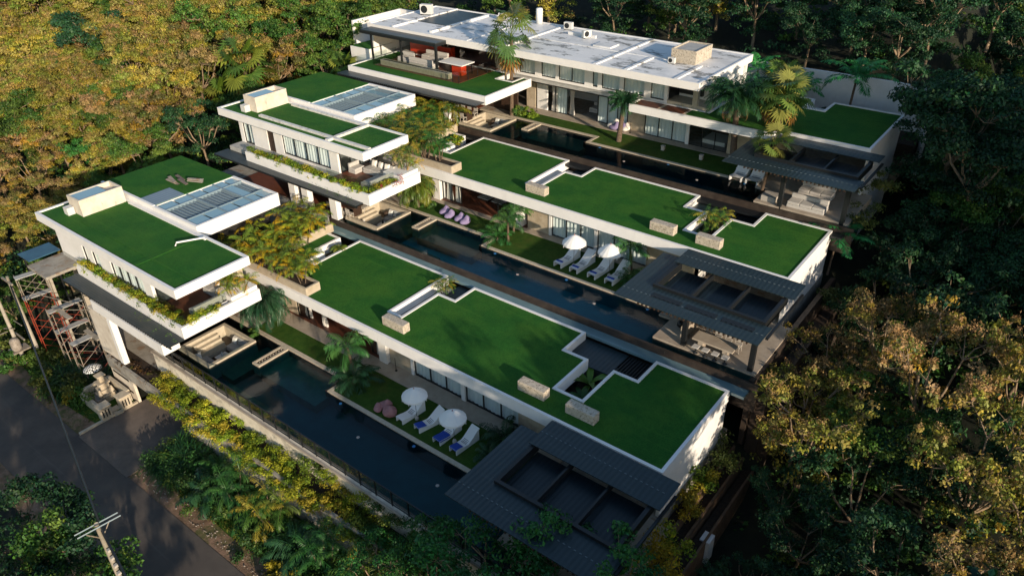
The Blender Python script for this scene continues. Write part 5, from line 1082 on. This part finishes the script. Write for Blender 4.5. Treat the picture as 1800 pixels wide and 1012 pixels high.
one(fan,(-17.2,52.6,8.8),2.2,1.1,'tallest lit fan palm of the cluster on the farthest lawn'); one(fan,(-19.0,54.6,9.2),.2,.9,'fan palm at the back of the lit cluster'); one(fan2,(-20.7,63.0,8.6),.5,.8,'fan palm with orange dead fronds in front of the white garden wall'); one(tfern,(-15.0,62.4,9.0),.4,1.25,'bright green tree fern before the white garden wall'); one(tfern,(-19.0,62.2,8.6),1.4,.9,'shaded tree fern beside the orange fronded palm'); one(tfern,(-22.9,62.6,9.2),2.4,.95,'dark tree fern at the corner of the stained white roof')
one(tfern,(-10.6,48.2,3.4),.5,.95,'bright green fern palm at the far corner of the middle turf roof')
one(fan2,(-67,42.5,5.2),.4,1.35,'large yellow green fan palm left of the middle villa'); one(fan2,(-68.6,41.5,4.0),1.4,.9,'lower fan palm at the foot of the large one left of the middle villa')
one(low,(-64.5,53.5,9.0),.4,1.0,'small palm left of the farthest terrace'); one(fan2,(-59.3,48.8,7.0),.4,.75,'fan palm with yellow leaves below the farthest terrace'); one(coco,(-61.5,50.5,7.0),1.9,1.0,'palm between the forest and the farthest terrace')
# roadside planting
for i,(x,y,s_) in enumerate(((-39.0,14.0,1.15),(-37.8,15.2,1.2),(-37.6,13.7,1.0),(-39.6,15.3,1.0),(-38.4,14.7,1.25))):
    one(grassy,(x,y,-4.5+.3),i*1.7,s_,'dark strappy leaved clump beside the driveway','strappy clumps by the driveway')
for i,(x,y,s_) in enumerate(((-53.6,14.4,1.5),(-51.9,14.6,1.6),(-50.5,15.4,1.4),(-52.6,13.9,1.3),(-49.9,15.9,1.2))):
    one(grassy,(x,y,-4.4),i*1.3,s_,'strappy green clump below the scaffolding','strappy clumps by the scaffolding')
k=0
for i in range(15):
    x=-35.8+i*1.55; y=14.4+R6.uniform(-.7,1.2); pr=[low,lowd,aK,low,aM][i%5]; sc=R6.uniform(.8,1.1) if pr not in (aK,aM) else .8
    one(pr,(x,y,-4.3),R6.uniform(0,6),sc,'shaded palm at the foot of the pool wall','shaded palms below the pool wall')
# banana like leaves in roof pits
def broad(name,lab,loc,n,l,w_,colr,seed,cat='plant'):
    r=np.random.default_rng(seed); parts=[]
    for i in range(n):
        az=i*2.4+r.uniform(-.3,.3); lift=r.uniform(.5,1.35); k=7; L_=l*r.uniform(.7,1.1); V=[];F=[]
        for j in range(k):
            t=j/(k-1); x=math.cos(lift-t*.9)*L_*t; z=math.sin(lift-t*.7)*L_*t; ww=w_*math.sin(math.pi*(.05+.93*t))**.7
            V+=[(x,-ww,z+ww*.25),(x,0,z),(x,ww,z+ww*.25)]
        for j in range(k-1): F+=[(j*3,j*3+1,j*3+4,j*3+3),(j*3+1,j*3+2,j*3+5,j*3+4)]
        V=rotz(np.array(V),az)+np.array(loc); parts.append((V,np.array(F),np.tile(np.array(colr)*r.uniform(.7,1.3),(len(V),1))))
    V,F,C=join(parts); o=bpy.data.objects.new(name,npmesh(name,V,F,C,palmleaf)); col.objects.link(o); return tag(o,lab,cat)
broad('banana_plant','bright broad leaved plant in the roof pit of the nearest villa',(-17.9,29.7,2.1),9,1.7,.19,(.10,.19,.03),3)
broad('banana_plant','second broad leaved plant in the shade of the nearest roof pit',(-17.5,28.3,2.1),9,1.1,.15,(.03,.09,.02),4)
one(aM,(-17.6,44.2,5.8),.3,.62,'bright green bushy palm in the roof pit of the middle villa'); broad('banana_plant','dark broad leaves in the roof pit of the middle villa',(-18.1,43.1,5.7),10,1.3,.16,(.02,.07,.02),5)
broad('banana_plant','dark travellers palm leaves in front of the garden wall',(-17.2,61.9,8.8),12,2.4,.26,(.02,.06,.03),6); broad('banana_plant','clump of broad leaves left of the garden wall fern',(-20.8,61.9,8.8),9,2.0,.24,(.015,.05,.03),7)
one(weepl,(-40.8,31.0,2.4),.3,.42,'rounded pale green plant in the roof gutter of the nearest villa'); one(aM,(-30.9,31.6,2.5),.3,.42,'small lit plant in the roof trough of the nearest villa')
# shrubs
V_=G['green']; LIME=[(.26,.33,.02),(.34,.36,.025),(.18,.27,.02),(.38,.32,.03),(.12,.20,.02)]
hb=[]
for i,(a,b_) in enumerate(((-43.2,-38.5),(-38.5,-33.5),(-33.5,-28.5),(-28.5,-23.5),(-23.5,-18))):
    P=strip_pts((a,16.55,-1.45),(b_,16.55,-1.5),26,(.1,.25),30+i,.14); P2=strip_pts((a,16.0,-1.9),(b_,16.0,-2.1),20,(.1,.10),40+i,.35); P3=strip_pts((a,17.2,-1.2 if i<3 else -.8),(b_,17.2,-1.3 if i<3 else -.7),(8 if i<3 else 18),(.15,.12),50+i,.2 if i<3 else .35)
    o=shrub('trailing_hedge','yellow green hedge trailing over the planting shelf, %s'%['starting above the garage opening','next to the garage opening','mid way along the pool wall','toward the shaded end','shaded last stretch below the pavilion'][i],'hedge',np.concatenate([P,P2,P3]),.42,190,.12,LIME if i<4 else V_,60+i,'hedge stretches on the planting shelf',lw=.45)
for k,(y,z_,w,xe,bb,xx) in enumerate(((17.98,3.62,'nearest',-40.5,23,-40.2),(33.0,7.27,'middle',-39.3,37.3,-39.1))):
    for i,(a,b_) in enumerate(((-53.2,-49),(-49,-44.8),(-44.8,xe))):
        shrub('balcony_hedge','yellow green planting along the %s balcony front, %s'%(w,['left stretch','stretch under the windows','stretch in front of the seating'][i]),'hedge',strip_pts((a,y,z_),(b_,y,z_),38,(.1,.17),70+i+k*7,.12)+np.array([0,.05,.1]),.36,110,.115,LIME,80+i+k*5,'balcony plantings',lw=.5)
    shrub('balcony_hedge','low planting along the open end of the %s balcony'%w,'hedge',strip_pts((xx-.15,y+.3,z_),(xx-.15,y+2.6,z_),24,(.16,.1),90+k,.12)+np.array([0,0,.08]),.34,100,.115,LIME,92+k,'balcony plantings')
    shrub('hanging_vine','thin green vine trailing over the louvre canopy of the %s villa'%w,'vine',strip_pts((-44.5,y-.75,z_-.5),(-40.3,y-.75,z_-.5),12,(.3,.3),95+k,.05),.3,14,.10,V_,97+k,lw=.3)
shrub('bougainvillea','red flowering bougainvillea hanging from the middle balcony corner','plant',strip_pts((-39.1,34.6,7.5),(-38.7,36.0,7.4),10,(.15,.2),3,.2),.28,30,.10,[(.35,.03,.05),(.4,.05,.06),(.2,.12,.03)],5)
shrub('planter_plants','dry brown ground plants on the shelf above the garage','plant',strip_pts((-49,16.7,-1.6),(-43.5,16.8,-1.6),30,(.1,.3),4,.05),.22,40,.10,[(.12,.06,.02),(.07,.035,.02),(.1,.09,.02)],6)
for i,(x,y,z_,r_,lb,pal) in enumerate(((-50.6,13.6,-4.0,.7,'yellow leaved shrub in front of the shrine wall',[(.35,.28,.03),(.28,.25,.04),(.2,.2,.03)]),(-26.3,12.9,-4.0,.8,'bright yellow shrub on the verge',[(.36,.30,.02),(.30,.26,.03),(.12,.14,.02)]),(-23.9,13.2,-4.0,.6,'second yellow shrub at the bottom of the verge',[(.34,.26,.02),(.2,.2,.03)]),(-9.7,24.4,-.2,1.1,'yellow green shrub at the lower end of the stepped planter',LIME),(-9.6,22.4,.4,1.2,'golden shrub beneath the pavilion corner',[(.55,.36,.02),(.45,.32,.03)]),(-10.0,27.2,-.5,.8,'golden shrub halfway up the end wall',[(.55,.38,.03),(.40,.32,.03)]),(-10.2,29.2,-.3,.95,'lime shrub against the white end wall',LIME),(-10.2,31.4,-.1,1.1,'round green shrub near the top of the end wall',[(.09,.13,.03),(.13,.16,.035)]),(-9.6,20.2,.2,1.4,'golden shrub lowest on the stepped planter',[(.50,.34,.02),(.36,.30,.03)]),
    (-9.6,45.2,3.3,.9,'pale green shrub at the end wall of the middle villa',[(.07,.10,.03)]),(-9.3,49.5,7.4,1.1,'yellow green shrub beside the farthest pavilion',[(.12,.13,.03),(.08,.10,.02)]),(-9.2,51.6,9.0,1.0,'upper yellow green shrub at the corner of the farthest pavilion',[(.12,.13,.03),(.08,.10,.02)]),
    (-40.6,52.9,7.7,.7,'dark shrub beside the farthest sunken lounge',V_),(-39.6,53.2,7.6,.5,'bright lime shrub beside the farthest sunken lounge',[(.16,.22,.02)]),(-41.8,45.5,7.0,.6,'lime shrub at the roof gutter of the middle villa',LIME),(-41.0,22.9,0.1,.4,'small plant at the base of the weeping palm',V_),(-39.6,39.6,3.9,.5,'dark shrub beside the weeping palm of the middle villa',V_),(-20.0,25.0,.3,.5,'dark shrub by the path near the nearest pavilion',G['dark']))):
    r7=np.random.default_rng(100+i); C_=np.array([x,y,z_])+r7.normal(size=(12,3))*np.array([.5,.5,.3])*r_
    shrub('shrub',lb,'shrub',C_,r_*.5,90,.17,pal,110+i)
for i in range(16):
    x=-63+i*1.05+R6.uniform(-.3,.3); y=12.6+R6.uniform(0,1.2)
    if -50<x<-46: continue
    r7=np.random.default_rng(200+i); C_=np.array([x,y+.4,-3.9])+r7.normal(size=(10,3))*np.array([.6,.5,.4])
    shrub('shrub','leafy green bush on the roadside bank','shrub',C_,.55,90,.22,[(.05,.12,.02),(.08,.14,.02),(.12,.14,.03)],220+i,'bushes on the roadside bank')
for i in range(12):
    x=-39.4+i*2.0; y=13.9+R6.uniform(-.4,.5); r7=np.random.default_rng(300+i); C_=np.array([x,y,-3.8])+r7.normal(size=(13,3))*np.array([.75,.6,.35])
    shrub('shrub','dense green bush below the pool wall','shrub',C_,.6,110,.17,[(.035,.10,.022),(.05,.13,.025),(.03,.08,.02),(.09,.14,.025)],320+i,'bushes below the pool wall')
# grass tufts on the bank
tb_=[]; r8=np.random.default_rng(5); n=2600; P=np.stack([r8.uniform(-60,-14,n),12.9+np.abs(r8.normal(size=n))*1.0,np.full(n,-4.3)],1); P=P[~((P[:,0]>-46.8)&(P[:,0]<-40))]; P=P[~((P[:,0]<-46.3)&(P[:,0]>-50)&(P[:,1]>13.6))]
V,F,C=leaves(P,r8.normal(size=(len(P),3))*np.array([1,1,.2]),.25,.2,np.clip(np.array([.10,.11,.02])*r8.uniform(.5,1.6,(len(P),1)),0,1),r8); o=bpy.data.objects.new('bank_grass',npmesh('bank_grass',V,F,C,leaf)); col.objects.link(o); tag(o,'rough grass tufts on the roadside bank','grass',kind='stuff')
# ================================================================ forest trees
PR={}
for kd,sd in (('green',(1,2,3)),('gold',(4,5,6,7)),('brown',(8,9)),('dark',(10,11,12)),('bright',(13,))):
    PR[kd]=[tree_proto(kd,s_,rad=3.5,h=8,tips_per=(6,4,4),lc=120,ls=.205,rc=.74 if kd!='brown' else .66,lw=.6) for s_ in sd]
# airy trees close to the camera on the right
AIRY=[tree_proto('brown',31,(8,4,4),3.2,8,34,.19,.48,lw=.6),tree_proto('gold',32,(8,4,4),3.2,8,34,.20,.48,lw=.6)]
LEAFY=[tree_proto('green',41,(7,3,4),3.2,7.5,60,.24,.6,lw=.5),tree_proto('dark',42,(7,3,4),3.4,8,60,.26,.62,lw=.5),tree_proto('bright',43,(7,4,4),3.2,7.5,60,.22,.6,lw=.5)]
for l_ in list(PR.values())+[AIRY,LEAFY]:
    for t in l_: tag(t,cat='tree')
def inframe(P,mg=1.12):
    d=np.array(P)-CAMPOS; z_=d@CF
    if z_<3: return False
    return abs(d@CR/z_)<900/1329.6*mg and abs(d@CD/z_)<506/1329.6*mg
WORDS={'green':'leafy green tree','gold':'golden leaved tree','brown':'brown flowering tree','dark':'dark green tree','bright':'bright green tree'}
def region(x,y):
    if y<13: return 'across the road'
    if x>-9:
        if y<34: return 'right of the nearest villa'
        if y<50: return 'right of the middle villa'
        return 'right of the farthest villa'
    if y>62 and x>-60:
        if x<-42: return 'behind the roof palm'
        if x<-25: return 'behind the farthest roof'
        return 'behind the garden wall'
    if x>-75:
        if y<24: return 'beside the street entrance'
        if y<36: return 'left of the nearest villa'
        if y<50: return 'left of the middle villa'
        return 'left of the farthest villa'
    if y<30: return 'on the low left slope'
    if y<52: return 'on the middle left slope'
    return 'on the upper left slope'
cnt={'n':0}
def plant(kd,x,y,s_,rz,pr=None,z_=None,grp=None,lab=None):
    pr=pr or PR[kd][R6.randrange(len(PR[kd]))]
    place(pr,(x,y,th(x,y) if z_ is None else z_),rz,s_,lab or (WORDS[kd]+' '+region(x,y)),grp or ('%s trees %s'%(kd,region(x,y)))); cnt['n']+=1
def kindat(x,y):
    u=R6.random()
    if x>-9:
        if y>46: return 'dark' if u<.6 else 'green'
        return 'dark' if u<.75 else 'green'
    if y<12: return 'dark' if u<.4 else ('bright' if u<.7 else 'green')
    if y>60 and x>-62: return 'dark' if u<(.45 if x<-30 else .8) else ('green' if u<.9 else 'gold')
    g=math.sin(x*.09+1)+math.cos(y*.11)
    if x>-66: return 'green' if u<.7 else ('dark' if u<.85 else 'gold')
    return 'gold' if u<.58 else ('green' if u<.76 else ('brown' if u<.95 else ('bright' if u<.97 else 'dark')))
yy=-14
placed=[]
while yy<175:
    far=math.hypot(yy,60)
    xx=-200
    while xx<40:
        d=math.hypot(xx,yy); sp=3.75+max(0,d-70)*.03
        x=xx+R6.uniform(-.35,.35)*sp; y=yy+R6.uniform(-.35,.35)*sp; xx+=sp
        if -61.5<x<-7.2 and 6<y<63.5: continue
        if 5.5<y<14.5: continue
        if y<=5.5 and x>-26: continue
        if math.hypot(x,y)>165 or x<-150: continue
        if abs(x+67)<3 and abs(y-41.5)<3: continue
        if -27<x<-7 and y<67.5: continue
        zz=th(x,y)
        if not inframe((x,y,zz+4),1.08): continue
        if x>-7.5 and y<46 : continue
        if y<6 and d<26: continue
        placed.append((x,y,sp))
    yy+=3.75+max(0,math.hypot(yy,50)-75)*.03
for x,y,sp in placed:
    kd=kindat(x,y); s_=sp/4.75*R6.uniform(.85,1.15)
    if -75<x<-60 and y<30: s_*=.75
    plant(kd,x,y,s_,R6.uniform(0,6.3))
# right hand side near the camera
for i,(x,y,s_,j,lab) in enumerate(((-6.3,33.6,.95,1,'golden leaved open tree leaning over the middle pavilion'),(-2.0,38.0,1.05,0,'brown flowering tree in the middle of the right hand slope'),(-5.0,41.8,.9,0,'brown topped tree directly beside the middle pavilion'),(-7.4,35.2,.7,1,'small golden tree crowding the end wall of the middle pool'),(-7.2,39.4,.75,0,'brown topped tree crowding the middle pavilion'),(1.2,33.2,1.0,1,'golden open tree below the brown flowering one'),(2.2,39.5,1.0,1,'golden tree at the right picture edge'),(3.0,27.6,.9,0,'brown flowering tree in the bottom right corner'),(4.8,31.8,.9,0,'brown flowering tree at the right edge above the corner'))):
    place(AIRY[j],(x,y,th(x,y)-.2),R6.uniform(0,6),s_*R6.uniform(.78,.95),lab,'open trees right of the villas',sz=s_*R6.uniform(.95,1.25))
for i,(x,y,s_,j) in enumerate(((-4.6,28.6,.55,1),(-6.2,24.6,.5,1),(-2.2,25.0,.6,1),(-5.2,37.6,.6,1),(1.5,44.5,.9,1),(-3.6,46.6,.9,1),(3.6,36.0,.8,1),(-.3,34.6,.7,1),(-2.8,31.4,.75,1),(.2,27.4,.8,1),(-3.9,35.8,.8,0),(-7.6,42.5,.5,1),(4.4,45,1,1),(-6.6,31.5,.45,1),(-6.4,45.0,.7,1))):
    place(LEAFY[j],(x,y,th(x,y)-.3),R6.uniform(0,6),s_,'dark shaded tree '+region(x,y),'dark trees '+region(x,y))
for i,(x,y,s_,z_) in enumerate(((-14.6,16.6,.92,-4.0),(-11.6,17.6,.95,-3.8),(-17.6,15.6,.7,-4.2),(-10.4,15.6,.9,-4.0),(-20.6,15.0,.55,-4.4),(-8.0,19.6,.6,-4.2))):
    place(LEAFY[2],(x,y,z_),i*1.3,s_,'leafy green tree in front of the nearest pavilion, %s'%['centre of the group','overlapping the corrugated roof','left of the group','bottom edge','leftmost by the pool wall','next to the stepped planter'][i],'green trees in front of the nearest pavilion')
for i,(x,y,s_) in enumerate(((-6.3,58.5,1.25),(-4.2,55.5,1.1),(-6.0,63.5,1.1))):
    place(PR['dark'][i%3],(x,y,5.0),i*2.0,s_,'large dark green tree at the right end of the garden wall, %s'%['in front','lower right','behind'][i],'dark trees by the garden wall')
# trees just outside the picture: part of the same forest, they shade the right hand side
for x,y,s_ in ((5,12,1.75),(6.5,16.5,1.8),(2,13.5,1.5),(9,13,1.8),(-19,2,.8),(-24,-1,1.0),(20,46,2.1),(13,50,2.1),(15,45,2.0),(19,53,2.1),(26,40,1.8),(10,6,1.3),(20,4,1.5),(28,12,1.8),(4,4,1.0)):
    plant('dark' if (x+y)%2 else 'green',x,y,s_,x*1.3,z_=th(x,y),grp='forest trees outside the picture',lab='forest tree standing outside the picture on the %s'%('right' if x>0 else 'near side of the road'))

# low growth filling between the trees
r9=np.random.default_rng(77); cs=[]
def scat(n,x0,x1,y0,y1,dz=0,rr=1):
    for _ in range(n):
        x=r9.uniform(x0,x1); y=r9.uniform(y0,y1)
        if -61<x<-8.6 and 6<y<65: continue
        if 5.2<y<14: continue
        cs.append((x,y,th(x,y)+r9.uniform(0,1.2)+dz))
scat(900,-110,-60,14,85); scat(520,-62,12,65,112); scat(420,-8.5,8,22,75); scat(160,-75,-20,-6,5.4)
o=shrub('undergrowth','dark low growth covering the forest floor between the trees','undergrowth',cs,1.0,48,.34,G['green']+G['dark'],78,kind='stuff')

for l_ in list(PR.values())+[AIRY,LEAFY]:
    for t in l_:
        if not t.get('_used'):
            for c in list(t.children): bpy.data.objects.remove(c)
            bpy.data.objects.remove(t)
for o in scene.objects:
    if '_used' in o: del o['_used']
# ---------------------------------------------------------------- tell look-alikes apart by their row and their order from the left
bpy.context.view_layer.update()
ORDS=['first','second','third','fourth','fifth','sixth','seventh','eighth','ninth','tenth','eleventh','twelfth','thirteenth','fourteenth','fifteenth','sixteenth','seventeenth','eighteenth','nineteenth','twentieth']
def pxy(o):
    d=np.array(o.matrix_world.translation)-CAMPOS; z_=d@CF; return (d@CR/z_,d@CD/z_)
sets={}
for o in scene.objects:
    if o.parent is None and 'label' in o: sets.setdefault(o['label'],[]).append(o)
for lb,os_ in sets.items():
    if len(os_)<2 or 'outside the picture' in lb or lb.startswith('bottle'): continue
    n=len(os_); k=1 if n<=8 else (2 if n<=20 else 3 if n<=42 else 4)
    os_.sort(key=lambda o:-pxy(o)[1]); rows=[os_[i*n//k:(i+1)*n//k] for i in range(k)]
    nm={1:[''],2:['lower row, ','upper row, '],3:['lower row, ','middle row, ','upper row, '],4:['lowest row, ','lower middle row, ','upper middle row, ','top row, ']}[k]
    for r_,row in zip(nm,rows):
        row.sort(key=lambda o:pxy(o)[0])
        for i,o in enumerate(row): o['label']=lb+', '+r_+(ORDS[i]+' from the left' if i<20 else 'toward the right')
